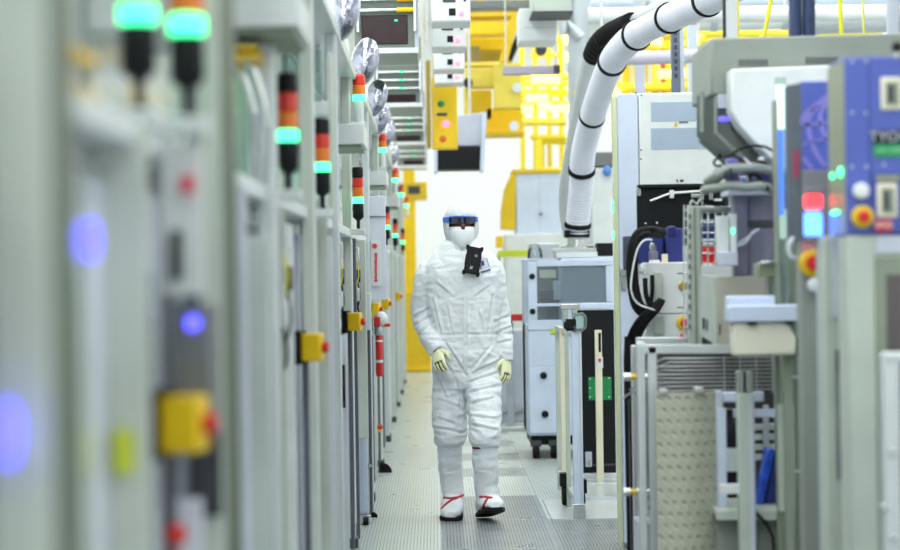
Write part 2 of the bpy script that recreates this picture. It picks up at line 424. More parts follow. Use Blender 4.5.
# --- emergency stops: black back plate, yellow box, red mushroom button
def make_stop():
    r = thing('emergency_stop', '', 'emergency stop button', (0, 0, 0), 'yellow stop buttons along the left row')
    build('back_plate', MB().box(-.060, -.032, -.05, .05, -.055, .055), BLACK, r, bevel=.003)
    build('housing', MB().box(-.032, .032, -.036, .036, -.045, .045), YEL, r, bevel=.006)
    b = build('push_button', MB().lathe([(0, .030), (.014, .030), (.014, .036), (.019, .039), (.019, .047), (.014, .051), (0, .052)], (0, 0, 0), 24, 'X'), RED, r)
    build('conduit', MB().tube([(-.030, .02, -.04), (-.030, .02, -1.13)], .011, 12), CONDUIT, r)
    build('mounting_arm', MB().box(-.085, -.058, -.012, .012, -.02, .02), DGREY, r)
    return r
st = make_stop()
STOPS = [((185, 428), 3.2, 'large blurred yellow stop button box nearest the camera'), ((313, 347), 6.5, 'softly blurred yellow stop button box, second from the camera'),
         ((355, 321), 9.9, 'yellow stop button box in focus, left of the red cylinder'), ((375, 310), 13.1, 'yellow stop button box directly above the red cylinder'),
         ((385, 303), 15.7, 'small yellow stop button box just beyond the red cylinder'), ((397, 295), 20.5, 'smallest farthest yellow stop button box near the yellow bollard')]
for i, ((px_, py_), D, lab) in enumerate(STOPS):
    o = st if i == 0 else copy_tree(st)
    p = W(px_, py_, D)
    place(o, (p.x, p.y, 1.175), lab, rz=math.radians(-9))

# --- signal towers
def make_tower(tall=True):
    r = thing('signal_tower', '', 'signal tower', (0, 0, 0))
    if tall:
        build('pole', MB().cyl((0, 0, 0), (0, 0, .05), .009), BLACK, r)
        build('base', MB().lathe([(.012, .045), (.026, .058), (.028, .062), (.028, .126), (.026, .130)], (0, 0, 0)), BLACK, r)
        z = .130
    else:
        build('pole', MB().cyl((0, 0, 0), (0, 0, .11), .02), WHITE, r); z = .11
    for nm, m, lab in (('green_lamp', GLG, 'lit green lamp'), ('amber_lamp', LAMB, 'amber lamp'), ('red_lamp', LRED, 'red lamp')):
        hh = .032 if m is GLG else .050
        build('lamp', MB().lathe([(.025, z), (.028, z + .003), (.028, z + hh - .003), (.025, z + hh)], (0, 0, 0)), m, r, label=lab)
        z += hh
    if tall: build('cap', MB().lathe([(.028, z), (.028, z + .046), (.022, z + .054), (0, z + .055)], (0, 0, 0)), BLACK, r)
    else: build('cap', MB().lathe([(.026, z), (.022, z + .006), (0, z + .008)], (0, 0, 0)), RED, r)
    return r
tw = make_tower(True); th = make_tower(False)
LOW = [(187, 3.2, 'blurred signal tower with glowing green lamp nearest the camera'), (138, 3.05, 'leftmost blurred signal tower with glowing green lamp at the top left'), (288, 5.4, 'blurred signal tower with black cap, second from the camera'),
       (322, 7.0, 'signal tower with black cap standing inside a white frame'), (358, 10.2, 'sharp signal tower below the long white shelf box, black cap and base'),
       (380, 14.3, 'small signal tower, first beyond the sharp one'), (386.5, 16.2, 'small signal tower, second beyond the sharp one'),
       (395, 19.8, 'tiny signal tower, third beyond the sharp one'), (402.5, 24.2, 'tiny signal tower at far end of the lower tower line')]
for i, (px_, D, lab) in enumerate(LOW):
    o = tw if i == 0 else copy_tree(tw)
    g = W(px_, 273 - 0.38 * F / D, D)
    zb = 1.64
    if D < 3.3: zb = 1.665
    place(o, (g.x, D, zb), lab, 'signal towers standing on the cabinet ledges')
    k = min(range(len(EDGES) - 1), key=lambda j: abs((EDGES[j] + EDGES[j + 1]) / 2 - D))
    br = MB().box(g.x - .05, g.x + .034, D - .035, D + .035, zb - .03, zb)
    build('tower_bracket', br, WHITE, cabs[k], bevel=.003)
HIGH = [(359, 10.4, 'short capless signal lamp on white pole under a silver dome mirror'), (382, 14.8, 'second short capless signal lamp, above the line of low towers'),
        (395, 19.6, 'third short capless signal lamp on the left row top'), (401, 23.2, 'fourth short capless signal lamp, blurred, on the left row top'),
        (406.5, 27.0, 'farthest short capless signal lamp, blurred beside the yellow column')]
for i, (px_, D, lab) in enumerate(HIGH):
    o = th if i == 0 else copy_tree(th)
    g = W(px_, 273 - 0.93 * F / D, D)
    place(o, (g.x, D, 2.20), lab, 'short signal lamps on the row top'); o.scale = (1.2, 1.2, 1.0)
    k = min(range(len(EDGES) - 1), key=lambda j: abs((EDGES[j] + EDGES[j + 1]) / 2 - D))
    build('lamp_arm', MB().box(-.66, g.x + .03, D - .03, D + .03, 2.17, 2.20), ALU, cabs[k], bevel=.003)

# --- white shelf boxes sticking out of the row
for i, (D, lab) in enumerate(((4.85, 'blurred white shelf box at the top left'), (9.3, 'white shelf box above the sharp signal tower'),
                              (13.6, 'smaller white shelf box beyond the sharp signal tower'), (18.0, 'tiny white shelf box, fourth along the left row'))):
    t = thing('shelf_box', lab, 'equipment box', (-.42, D, 2.0), 'white boxes on the left row')
    build('casing', MB().box(-.62, -.325, D, D + .5, 2.015, 2.11), WHITE, t, bevel=.004)
    build('underside_tray', MB().box(-.6, -.34, D + .02, D + .48, 2.0, 2.015), GREYG, t)
    build('bracket', MB().box(-.62, -.60, D + .1, D + .4, 1.9, 2.0), ALU, t)

# --- silver dome mirrors on the top rail
def make_dome():
    r = thing('dome_mirror', '', 'mirror', (0, 0, 0), 'silver domes on the left row')
    mb = MB(); R = .15; rr = []
    for i in range(13):                     # deep quarter-dome shell, rim turned to the aisle
        a = i / 12 * math.pi / 2
        rr.append([(R * math.sin(a) * math.cos(t) * .62, R * .75 * math.cos(a) * -1, R * math.sin(a) * math.sin(t)) for t in [k * 2 * math.pi / 28 for k in range(28)]])
    rr[0] = [(math.cos(k * 2 * math.pi / 28) * .002, -R * .75, math.sin(k * 2 * math.pi / 28) * .002) for k in range(28)]
    build('dome', mb.rings(rr), FOIL, r)
    build('rim', MB().tube([(R * .62 * math.cos(k * 2 * math.pi / 28), 0.0, R * math.sin(k * 2 * math.pi / 28)) for k in range(29)], .006, 8), STEEL, r)
    build('arm', MB().tube([(0, .0, 0), (-.03, .05, -.02), (-.14, .08, -.05)], .012, 10), STEEL, r)
    return r
dm = make_dome()
DOMES = [(343, 14, 8.8, 'silver dome mirror reflecting violet at the top edge'), (364, 62, 11.0, 'large silver dome mirror above the short signal lamp'),
         (376, 98, 13.2, 'silver dome mirror, third down the line'), (379, 118, 14.4, 'round silver dome mirror, fourth down the line'),
         (386, 133, 16.4, 'small silver dome mirror, fifth down the line'), (391, 155, 19.2, 'smallest silver dome mirror at the far end of the line')]
for i, (px_, py_, D, lab) in enumerate(DOMES):
    o = dm if i == 0 else copy_tree(dm)
    p = W(px_, py_, D); s = 0.75 if i != 1 else 0.82
    place(o, p, lab, rz=math.radians(25)); o.scale = (s, s, s * 1.15); o.rotation_euler = (math.radians(-10), math.radians(22), math.radians(28))
    k = max(j for j in range(len(EDGES) - 1) if EDGES[j] < D)
    build('mirror_post', MB().box(p.x - .135, p.x - .105, D + .02, D + .05, 2.3, p.z + .1), ALU, cabs[k], bevel=.003)

# --- red-lettered sign, red cylinder, rods, wedges, floor post
t = thing('sign_panel', 'blue-grey upright panel with white sign in red vertical lettering', 'sign', W(376, 290, 12.45))
build('panel', MB().px(366, 196, 386, 300, 12.45, .03), LAVL, t, bevel=.003)
build('seam', MB().px(366, 216, 386, 217, 12.44, .012), GREY, t)
pl = build('plate', MB().px(371, 240, 381, 286, 12.435, .014), WHITE, t)
m = MB(); a = W(374.5, 246, 12.43)
m.lathe([(.012, -.001), (.016, -.001), (.016, .003), (.012, .003)], a, 20, 'Y')
build('emblem', m, REDP, pl)
m = MB(); random.seed(3); y = 253.0
while y < 280:
    h = random.uniform(1.2, 2.4)
    m.px(374.4 + random.uniform(0, .5), y, 377.4 - random.uniform(0, .5), y + h, 12.43, .004); y += h + .5
build('lettering', m, REDP, pl)

t = thing('fire_extinguisher', 'slim red cylinder with grey collar and white cap on the left row', 'fire extinguisher', W(379, 375, 12.9))
p = W(379, 340, 12.9)
build('cylinder', MB().lathe([(0, -.235), (.018, -.235), (.023, -.22), (.023, .03), (.020, .035)], p), RED, t)
build('collar', MB().lathe([(.026, .03), (.030, .035), (.030, .085), (.022, .095)], p), GALV, t)
build('cap', MB().ell(p + Vector((.015, 0, .135)), .045, .04, .05), WHITE, t)
build('handle', MB().box(p.x + .03, p.x + .075, 12.88, 12.92, p.z + .085, p.z + .105), RED, t, bevel=.003)
build('label_band', MB().lathe([(.0238, -.012), (.0238, .0)], p), WHITE, t)
build('label_band', MB().lathe([(.0238, -.145), (.0238, -.128)], p), WHITE, t)
build('bracket', MB().box(p.x - .07, p.x - .015, 12.9, 12.93, p.z + .03, p.z + .06), ALU, t)
build('red_knob', MB().box(p.x - .03, p.x + .01, 12.84, 12.87, p.z + .09, p.z + .15), RED, t, bevel=.004)
t = thing('conduit_rod', 'thin dark rod running to floor beside aluminium post, black wedge foot', 'conduit', W(373, 512, 11.6))
def rod(t, px_, ytop, D, wedge):
    x = W(px_, 440, D).x
    build('rod', MB().tube([(x, D, W(px_, ytop, D).z), (x, D, .06), (x - .005, D, .0)], .009, 10), CONDUIT, t)
    build('clamp', MB().lathe([(.009, -.012), (.018, -.010), (.018, .010), (.009, .012)], (x, D, .30)), YELM if wedge > .05 else STEEL, t)
    pts = [(x, D - .02, 0)] + [(x + wedge * math.cos(a * math.pi / 16), D - .02, wedge * 0.85 * math.sin(a * math.pi / 16)) for a in range(9)]
    build('wedge_foot', MB().prism(pts, (0, .04, 0)), RUBBER, t, bevel=.002)
rod(t, 370.5, 330, 11.6, .035)
t = thing('conduit_rod', 'thin dark rod with large black quarter-round wedge foot', 'conduit', W(380, 470, 14.2)); rod(t, 379.5, 330, 14.2, .085)
t = thing('conduit_rod', 'distant thin rod with small black wedge foot', 'conduit', W(388, 440, 17.4)); rod(t, 388, 330, 17.4, .035)
build('red_knob', MB().ell(W(380, 427, 14.1), .02, .02, .02), RED, [o for o in bpy.data.objects if o.get('label') == 'thin dark rod with large black quarter-round wedge foot'][0])
t = thing('floor_post', 'short white aluminium post standing on the floor at the left row', 'post', W(363, 515, 11.3))
p = W(363.5, 460, 11.3)
build('profile', MB().box(p.x - .026, p.x + .022, 11.3, 11.35, .05, W(362, 401, 11.3).z), BLUEW, t, bevel=.004)
build('groove', MB().box(p.x - .006, p.x + .002, 11.294, 11.302, .1, .6), ALU, t)
build('cap', MB().box(p.x - .04, p.x + .026, 11.29, 11.36, W(362, 401, 11.3).z, W(362, 396, 11.3).z + .02), WHITE, t, bevel=.004)
build('foot_plate', MB().box(p.x - .03, p.x + .035, 11.27, 11.37, 0, .05), STEEL, t, bevel=.003)
build('caster', MB().lathe([(0, -.015), (.022, -.015), (.022, .015), (0, .015)], (p.x + .01, 11.25, .022), 18, 'X'), BLACK, t)
build('fitting', MB().box(p.x - .045, p.x - .026, 11.3, 11.34, .4, .5), STEEL, t, bevel=.003)

# --- units hung over the left row
for i, (D, lab) in enumerate(((13.0, 'overhead unit with dark maroon screen at the top, nearest of its line'), (17.2, 'overhead unit with green lit rails, second of its line'),
                              (22.3, 'blurred overhead unit with three green lights, third of its line'), (27.2, 'blurred overhead unit above yellow column, farthest of its line'))):
    t = thing('overhead_unit', lab, 'overhead equipment', (-.3, D, 2.86), 'equipment units hung over the left row')
    build('side_rim', MB().box(-.115, -.09, D - .01, D + .03, 2.84, 3.25), LAV, t)
    build('casing', MB().box(-.50, -.10, D + .02, D + .9, 2.86, 3.45), GREYG, t, bevel=.006)
    build('front_frame', MB().box(-.505, -.095, D, D + .02, 2.84, 3.20), mat('deeper_green_grey_paint', rgb(112, 124, 116), .4), t, bevel=.004)  # frame has its own darker green-grey
    build('lower_lip', MB().box(-.505, -.092, D - .03, D + .0, 2.84, 2.875), WHITE, t, bevel=.003)
    s = build('screen', MB().box(-.46, -.16, D - .008, D + .002, 2.90, 3.09) if i == 0 else MB().box(-.42, -.15, D - .008, D + .002, 2.885, 2.95), SCREEN, t, bevel=.006)
    if i == 0: build('green_reflection_glow', MB().ell((-.235, D - .01, 3.055), .012, .004, .007), GLGD, s)  # glowing spot painting a green reflection in the screen
    for q, zz in enumerate((3.0, 3.07, 3.14) if i else (3.12, 3.19)):
        ra = build('rail', MB().tube([(-.47, D - .03, zz), (-.12, D - .03, zz)], .012, 10), STEEL, t)
        if i: build('green_lamp', MB().ell((-.27, D - .045, zz), .022, .008, .007), GLGD, ra)
        else: build('yellow_sleeve', MB().tube([(-.23, D - .03, zz), (-.12, D - .03, zz)], .016, 10), YEL, ra)
    for xx in (-.46, -.14): build('hanger_rod', MB().cyl((xx, D + .3, 3.45), (xx, D + .3, ZC), .012), STEEL, t)
    build('rail_bracket', MB().box(-.49, -.475, D - .045, D, 2.98, 3.22), ALU, t); build('rail_bracket', MB().box(-.12, -.105, D - .045, D, 2.98, 3.22), ALU, t)
# ------------------------------------------------------------------ right tool row
def screw(mb, p, r=.005): mb.append((p, r))
def screws(mb, m, t):
    for p, r in mb: build('screw', MB().lathe([(0, -.002), (r, -.002), (r * .8, .002), (0, .003)], p, 12, 'Y'), m, t)
def estop_panel(parent, p, r):
    k = build('stop_collar', MB().lathe([(0, 0), (r, 0), (r, .012), (r * .8, .016), (r * .62, .016)], p, 28, 'Y'), YELM, parent, label='yellow collar of stop button')
    build('stop_button', MB().lathe([(0, .01), (r * .4, .012), (r * .4, .02), (r * .55, .024), (r * .5, .034), (0, .036)], p, 28, 'Y'), RED, k)
def yaxis_front(p): return Vector((p.x, p.y, p.z))
# lathe axis 'Y' grows toward the camera (-Y)

# load port A (near, blue)
t = thing('load_port', 'blue load port at right edge with yellow stop button and green label', 'load port', W(880, 300, 5.655), 'load ports of the right tool')
Y = 5.597
build('housing', MB().px(845.5, 56, 985, 234, Y, 0.2175), PBLUE, t, bevel=0.0043)
build('panel_seam', MB().px(869.6, 58, 870.6, 234, Y - 0.0014, 0.0029), NAVY, t)
sd = MB(); a = W(845, 60, Y); sd.box(a.x - 0.0043, a.x + 0.0014, Y + 0.0043, Y + 0.232, W(845, 234, Y).z, W(845, 60, Y).z)
build('side_plate', sd, OLIVE, t)
gm = MB(); gm.ell((a.x - 0.0058, Y + 0.058, W(845, 171, Y).z), 0.0058, 0.0174, 0.0145); gm.ell((a.x - 0.0058, Y + 0.174, W(845, 173, Y).z), 0.0058, 0.0145, 0.0087)
build('green_lamp', gm, GLG, t)
gm = MB(); gm.ell((a.x - 0.0058, Y + 0.145, W(845, 211, Y).z), 0.0043, 0.058, 0.0058)
build('green_lamp', gm, GLG, t)
mb = []
for (x, y) in ((852, 62), (866, 62), (852, 113), (866, 113), (852, 167), (866, 167), (884, 165)): screw(mb, W(x, y, Y))
screws(mb, STEEL, t)
for (x0, y0, x1, y1, nm) in ((881, 77, 903, 110, 'grip_recess'), (877, 183, 898, 218, 'grip_recess')):
    f = build(nm, MB().px(x0, y0, x1, y1, Y - 0.0087, 0.0116), IVORY, t, bevel=0.0072)
    build('grip_slot', MB().px(x0 + 5, y0 + 5, x1 - 4, y1 - 5, Y - 0.0116, 0.0058), GREYG, f)
    build('grip_painted_shade', MB().px(x0 + 7, y0 + 8, x1 - 9, y1 - 8, Y - 0.0138, 0.0043), DGREY, f)  # dark box painting the shade inside the grip
build('inset_panel', MB().px(872, 172, 985, 232, Y - 0.0043, 0.0058), mat('deep_blue_panel', rgb(70, 84, 165), .4), t)
build('latch_plate', MB().px(876, 175, 900, 181, Y - 0.0087, 0.0058), OLIVE, t)
f = build('black_label', MB().px(872.5, 130, 910, 143.5, Y - 0.0029, 0.0043), BLACK, t)
text('lettering', 'TYO40', 0.0406, LAV, f, (W(891, 137, Y).x, Y - 0.0051, W(891, 137, Y).z))
f = build('green_label', MB().px(873.5, 144, 910, 157, Y - 0.0029, 0.0043), GREENL, t)
text('lettering', 'NO COPPER', 0.0181, mat('pale_green_print', rgb(170, 235, 195), .5), f, (W(893.5, 150.5, Y).x, Y - 0.0051, W(893.5, 150.5, Y).z))
build('white_button', MB().lathe([(0, 0), (0.0225, 0), (0.0225, 0.0145), (0.0188, 0.0188), (0, 0.0203)], W(860.5, 191, Y), 28, 'Y'), WHITE, t)
estop_panel(t, W(862, 217, Y), 0.0312)
f = build('red_label', MB().px(875, 220, 892, 231, Y - 0.0087, 0.0058), RED, t)
text('lettering', 'EMO', 0.0232, WHITE, f, (W(883.5, 225.5, Y).x, Y - 0.0101, W(883.5, 225.5, Y).z))
build('black_knob', MB().ell(W(897, 47, Y), 0.0159, 0.0159, 0.0159), BLACK, t)
build('knob_stem', MB().cyl(W(897, 48, Y), W(896, 58, Y), 0.0058), STEEL, t)
# pale lower body of the near tool
lp = build('lower_panel', MB().px(850, 235, 985, 590, Y, 0.145), PALEG, t, bevel=0.0043)
build('lower_shelf', MB().px(876, 236, 985, 252, Y - 0.0058, 0.0087), LAV, lp)
build('recess', MB().px(877, 256, 985, 600, Y - 0.0043, 0.0058), GREYG, lp)
build('recess_door', MB().px(889, 274, 985, 600, Y - 0.0087, 0.0058), mat('maroon_grey', rgb(92, 84, 86), .5), lp)
build('base_frame', MB().box(1.247, 1.537, Y + 0.029, Y + 0.58, 0., (.86)), GREY, t)

# inner plate column: pale with cable slot
t = thing('service_column', 'pale service column with dark cable slot left of near blue load port', 'machine column', W(843, 400, 5.8725))
Y = 5.8725
build('body', MB().box(1.1382, 1.74, Y, Y + 0.1015, 0, W(840, 236, Y).z), PALEG, t, bevel=0.0043)
build('cover_plate', MB().px(833, 238, 850, 318, Y - 0.0087, 0.0116), LAV, t, bevel=0.0029)
build('cable_slot', MB().px(836, 350, 850, 480, Y - 0.0058, 0.0087), GREY, t)
sl = build('dark_insert', MB().px(842, 372, 847, 480, Y - 0.0116, 0.0087), BLACK, t)
build('pull_rod', MB().px(842.5, 318, 844, 336, Y - 0.0145, 0.0087), DGREY, t)
build('vent_patch', MB().px(837, 350, 849, 372, Y - 0.0101, 0.0058), DGREY, t)
build('blue_insert', MB().px(840, 440, 846, 476, Y - 0.0101, 0.0043), NAVY, t)

# load port B behind with arc print
t = thing('load_port', 'second blue load port printed with violet globe arcs, behind white light post', 'load port', W(830, 250, 6.38), 'load ports of the right tool')
Y = 6.3365
x0 = W(802, 160, Y).x
build('housing', MB().box(x0, x0 + 0.58, Y, Y + 0.2465, W(820, 240, Y).z, W(820, 81, Y).z), PBLUE, t, bevel=0.0043)
# chamfered corner strip on the left
zt, zb = W(820, 81, Y).z, W(820, 240, Y).z
build('corner_strip', MB().prism([(x0, Y, zb), (x0, Y + 0.2465, zb), (x0 - 0.0087, Y + 0.2465, zb), (x0 - 0.0348, Y + 0.0725, zb)], (0, 0, zt - zb - 0.0058)), mat('corner_grey_blue', rgb(90, 98, 110), .4), t)
def arc(mb, c, rx, rz, a0, a1, w, Y):
    n = 20; o = []; i_ = []
    for k in range(n + 1):
        a = math.radians(a0 + (a1 - a0) * k / n)
        o.append(Vector((c.x + rx * math.cos(a), Y, c.z + rz * math.sin(a)))); i_.append(Vector((c.x + (rx - w) * math.cos(a), Y, c.z + (rz - w) * math.sin(a))))
    mb.prism(o + list(reversed(i_)), (0, 0.0022, 0))
c = W(846, 150, Y)
mb = MB()
s = Y / F
def ribbon2(pts, wd):
    P = smooth_path([W(x, y, Y - 0.0026) for x, y in pts], 0.0087); L_ = []; R_ = []
    for i, p in enumerate(P):
        d = (P[min(i + 1, len(P) - 1)] - P[max(i - 1, 0)]).normalized(); nn = Vector((-d.z, 0, d.x)) * wd * s / 2
        L_.append(p + nn); R_.append(p - nn)
    mb.rings([[a_, b_, b_ + Vector((0, 0.0022, 0)), a_ + Vector((0, 0.0022, 0))] for a_, b_ in zip(L_, R_)])
ribbon2([(832, 93), (828, 96), (813, 107.5), (804, 116), (802.5, 124)], 5.075)
ribbon2([(818, 105), (808.5, 119), (809, 132), (815.6, 152), (826, 167)], 4.64)
ribbon2([(830, 98), (821, 111), (821, 124), (826, 137), (833, 146)], 4.64)
ribbon2([(802.5, 124.5), (810, 125), (832, 122)], 3.19)
ribbon2([(803, 157), (807, 163), (813, 169)], 3.625)
mb.prism([W(802, 143.5, Y - 0.0026), W(832, 136, Y - 0.0026), W(832, 138.5, Y - 0.0026), W(802, 145.5, Y - 0.0026)], (0, 0.0022, 0))
build('globe_arcs', mb, VIOLET, t)
build('red_sticker', MB().px(793, 150, 799, 178, Y - 0.0029, 0.0058), mat('dull_red', rgb(150, 60, 80), .5), t)
lp = build('lamp_mount_plate', MB().px(803, 170, 836, 240, Y - 0.0174, 0.0145), GREY, t, bevel=0.0043)
low = build('lower_body', MB().box(x0 - 0.0087, x0 + 0.5365, Y + 0.0145, Y + 0.087, 0, zb), HOODG, t, bevel=0.0043)
build('door_handle', MB().tube([W(793, 238, Y - 0.029), W(789, 243, Y - 0.0435), W(788, 250, Y - 0.0435), W(791, 257, Y - 0.0435), W(796, 258, Y - 0.029)], 0.0058, 8), WHITE, t)
estop_panel(t, W(812, 263, Y + 0.0072), 0.0435)
f = build('red_label', MB().px(803, 241, 818, 253, Y - 0., 0.0116), REDP, t)
text('lettering', 'EMO', 0.0232, WHITE, f, (W(810, 247, Y).x, Y - 0.0014, W(810, 247, Y).z))
build('white_button', MB().lathe([(0, 0), (0.0254, 0), (0.0254, 0.0145), (0.0203, 0.0188), (0, 0.0203)], W(815, 285, Y + 0.0072), 28, 'Y'), WHITE, t)

# signal light on its post
t = thing('signal_tower', 'red over blue-white lit signal light on pale post before blue load port', 'signal tower', (W(815, 240, 5.974).x, 5.974, 0))
Y = 5.974; c = W(814.5, 213, Y); s = Y / F
def bx(name, x0, y0, x1, y1, m, lab=None): return build(name, MB().px(x0, y0, x1, y1, Y - .014, .030), m, t, bevel=.005, label=lab)
bx('cap', 806.5, 187, 821.5, 194, GREY)
bx('lamp', 805.5, 194.5, 822.5, 208, GLR, 'lit red lamp')
bx('lamp_spacer', 806.5, 208, 821.5, 213, LAV)
bx('lamp', 805.5, 213, 822.5, 235.5, GLB, 'lit blue-white lamp')
bx('lamp_foot', 808, 235.5, 824, 241, GREY)
a = W(828, 400, Y).x
po = build('post', MB().box(a - 0.0261, a + 0.0261, Y - 0.029, Y + 0.0232, 0., W(826, 239, Y).z), LAV, t, bevel=0.0043)
build('post_groove', MB().box(a - 0.0058, a + 0.0058, Y - 0.0312, Y - 0.0261, 0.029, W(826, 245, Y).z), GREY, po)
build('lamp_bracket', MB().px(806, 238, 832, 242, Y - 0.0217, 0.0435), GREY, t)

# glowing acrylic guard post
t = thing('light_guard', 'tall translucent guard strip glowing white to blue beside violet-printed load port', 'light strip', (W(782, 300, 7.22).x, 7.22, 0))
a = W(781, 140, 7.22)
build('acrylic_strip', MB().box(a.x - 0.0182, a.x + 0.0182, 7.2048, 7.2352, (1.2), W(781, 78, 7.22).z), ACRY, t)
build('light_tube', MB().cyl((a.x + 0.0061, 7.2656, W(781, 128, 7.22).z), (a.x + 0.0061, 7.2656, W(781, 84, 7.22).z), 0.0152, 14), glow('lit_white_tube', (.95, .93, 1, 1), 2.5), t)
build('light_tube', MB().cyl((a.x + 0.003, 7.2656, W(781, 215, 7.22).z), (a.x + 0.0061, 7.2656, W(781, 130, 7.22).z), 0.0122, 14), GLBL, t)
build('edge_profile', MB().box(a.x - 0.0243, a.x - 0.0167, 7.1896, 7.2656, (1.2), W(781, 100, 7.22).z), GREYG, t, bevel=0.003)
build('foot', MB().box(a.x - 0.0061, a.x + 0.0243, 7.1896, 7.296, 0, (1.2)), GREYG, t, bevel=0.003)

# big grey hood
t = thing('machine_hood', 'large grey machine hood with vents and tapered underside at upper right', 'machine hood', W(800, 80, 7.685))
Y = 7.685
pts = [W(711, 38, Y), W(990, 31, Y), W(990, 95, Y), W(711, 95, Y)]
build('upper_shell', MB().prism(pts, (0, 0.58, 0)), HOODG, t, bevel=0.0087)
sd = MB().prism([W(711, 39, Y + 0.0145), W(711, 92, Y + 0.0145), W(697.5, 90, Y + 0.4205), W(697.5, 46, Y + 0.4205)], (0.029, 0.087, 0))
build('side_shell', sd, GREYG, t, bevel=0.0058)
pts = [W(716, 96, Y + 0.029), W(990, 96, Y + 0.029), W(990, 205, Y + 0.029), W(795, 205, Y + 0.029), W(779, 197, Y + 0.029), W(737, 152, Y + 0.029), W(716, 133, Y + 0.029)]
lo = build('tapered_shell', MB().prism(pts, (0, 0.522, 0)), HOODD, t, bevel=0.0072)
pts = [W(698, 95, Y + 0.348), W(716, 95, Y + 0.0435), W(716, 133, Y + 0.0435), W(745, 160, Y + 0.0435), W(745, 168, Y + 0.348), W(698, 136, Y + 0.348)]
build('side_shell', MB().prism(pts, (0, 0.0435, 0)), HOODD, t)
build('edge_trim', MB().tube([W(716, 96, Y + 0.0145), W(716, 133, Y + 0.0145), W(740, 155, Y + 0.0145), W(776, 194, Y + 0.0145)], 0.0087, 8), HOODG, t)
build('edge_trim', MB().tube([W(702, 92, Y + 0.029), W(702, 132, Y + 0.029)], 0.0087, 8), HOODG, t)
mb = MB()
for k in range(10): build('vent_slot', MB().px(739 + k * 3, 59.5, 740.5 + k * 3, 66, Y - 0.0029, 0.0058), DGREY, t)
for k in range(11): build('vent_slot', MB().px(806 + k * 3, 57, 807.5 + k * 3, 64, Y - 0.0029, 0.0058), DGREY, t)
mb = MB()
for k in range(4): build('vent_slot', MB().px(731 + k * 5.2, 123.5, 735 + k * 5.2, 130.5, Y + 0.0232, 0.0072), DGREY, t)
build('violet_reflection_spot', MB().ell(W(724, 119, Y + 0.0261), 0.029, 0.0058, 0.0116), glow('violet_reflection_glow', (.16, .13, .9, 1), 1.0), t)  # violet reflection painted as a glowing spot on the hood
build('white_shield', MB().prism([W(731, 69, 7.54), W(832, 65, 7.54), W(832, 150, 7.54), W(832, 195, 7.54), W(776, 165, 7.54), W(739, 126, 7.54), W(731, 110, 7.54)], (0, 0.1305, 0)), WHITE, t, bevel=0.0087)
build('side_bracket', MB().px(718, 94, 731, 108, Y + 0., 0.029), LAV, t)
build('support_leg', MB().box(1.537, 1.682, Y + 0.145, Y + 0.435, 0, (1.6)), HOODD, t)
build('support_leg', MB().box(1.9575, 2.059, Y + 0.145, Y + 0.435, 0, (1.85)), HOODD, t)

# grey-green backing column behind glow strip
t = thing('support_column', 'grey-green machine column left of the light post, with slim white rod', 'machine column', W(800, 450, 7.399))
build('body', MB().px(788, 238, 822, 620, 7.3386, 0.1812).box(W(788, 400, 7.3386).x, W(822, 400, 7.3386).x, 7.3537, 7.5047, 0, (.7)), GREYG, t, bevel=0.0045)
build('front_plate', MB().px(813, 300, 834, 640, 6.9762, 0.0302), PALEG, t, bevel=0.003)
build('rod', MB().tube([W(804.5, 385, 7.248), W(805, 494, 7.248)], 0.006, 10), WHITE, t)
build('rod_arm', MB().tube([W(795, 471, 7.248), W(809, 471, 7.248)], 0.0045, 8), WHITE, t)
build('rod_arm', MB().tube([W(791, 377, 7.248), W(806, 377, 7.248)], 0.0045, 8), WHITE, t)

# white load tray
t = thing('load_tray', 'white and pale blue box-shaped tray jutting out above forked aluminium post', 'machine tray', W(765, 330, 7.105))
Y = 7.105
build('upper_slab', MB().px(728, 305, 801, 322, Y, 0.087), BLUEW, t, bevel=0.0058)
build('back_slab', MB().px(728, 296, 775, 306, Y + 0.0435, 0.087), BLUEW, t, bevel=0.0058)
build('lower_box', MB().prism([W(732, 322.5, Y + 0.0145), W(787, 322.5, Y + 0.0145), W(796, 338, Y + 0.0145), W(796, 355, Y + 0.0145), W(733, 356, Y + 0.0145)], (0, 0.0725, 0)), WARMW, t, bevel=0.0087)
build('latch', MB().px(748, 322, 757, 325, Y + 0., 0.0174), BLACK, t)
build('latch', MB().px(786, 321, 794, 324, Y + 0., 0.0174), BLACK, t)
build('black_hinge', MB().px(796, 338, 804, 356, Y + 0.029, 0.116), BLACK, t, bevel=0.0043)
build('column', MB().box(W(768, 280, 7.3225).x, W(780, 280, 7.3225).x, 7.3515, 7.4095, W(768, 300, 7.3225).z, W(768, 264, 7.3225).z), STEEL, t, bevel=0.0029)
build('column_head', MB().px(758, 263, 782, 277, 7.25, 0.116), OLIVE, t, bevel=0.0043)
build('column_top', MB().px(761, 261, 775, 264, 7.2355, 0.087), CHROME, t, bevel=0.0029)
build('support_arm', MB().box(W(790, 330, 7.105).x, W(815, 330, 7.105).x, 7.192, 7.308, W(790, 340, 7.105).z, W(790, 312, 7.105).z), GREYG, t)
build('support_leg', MB().box(W(784, 330, 7.105).x, W(793, 330, 7.105).x, 7.2935, 7.3225, 0, W(770, 340, 7.105).z), GREYG, t)

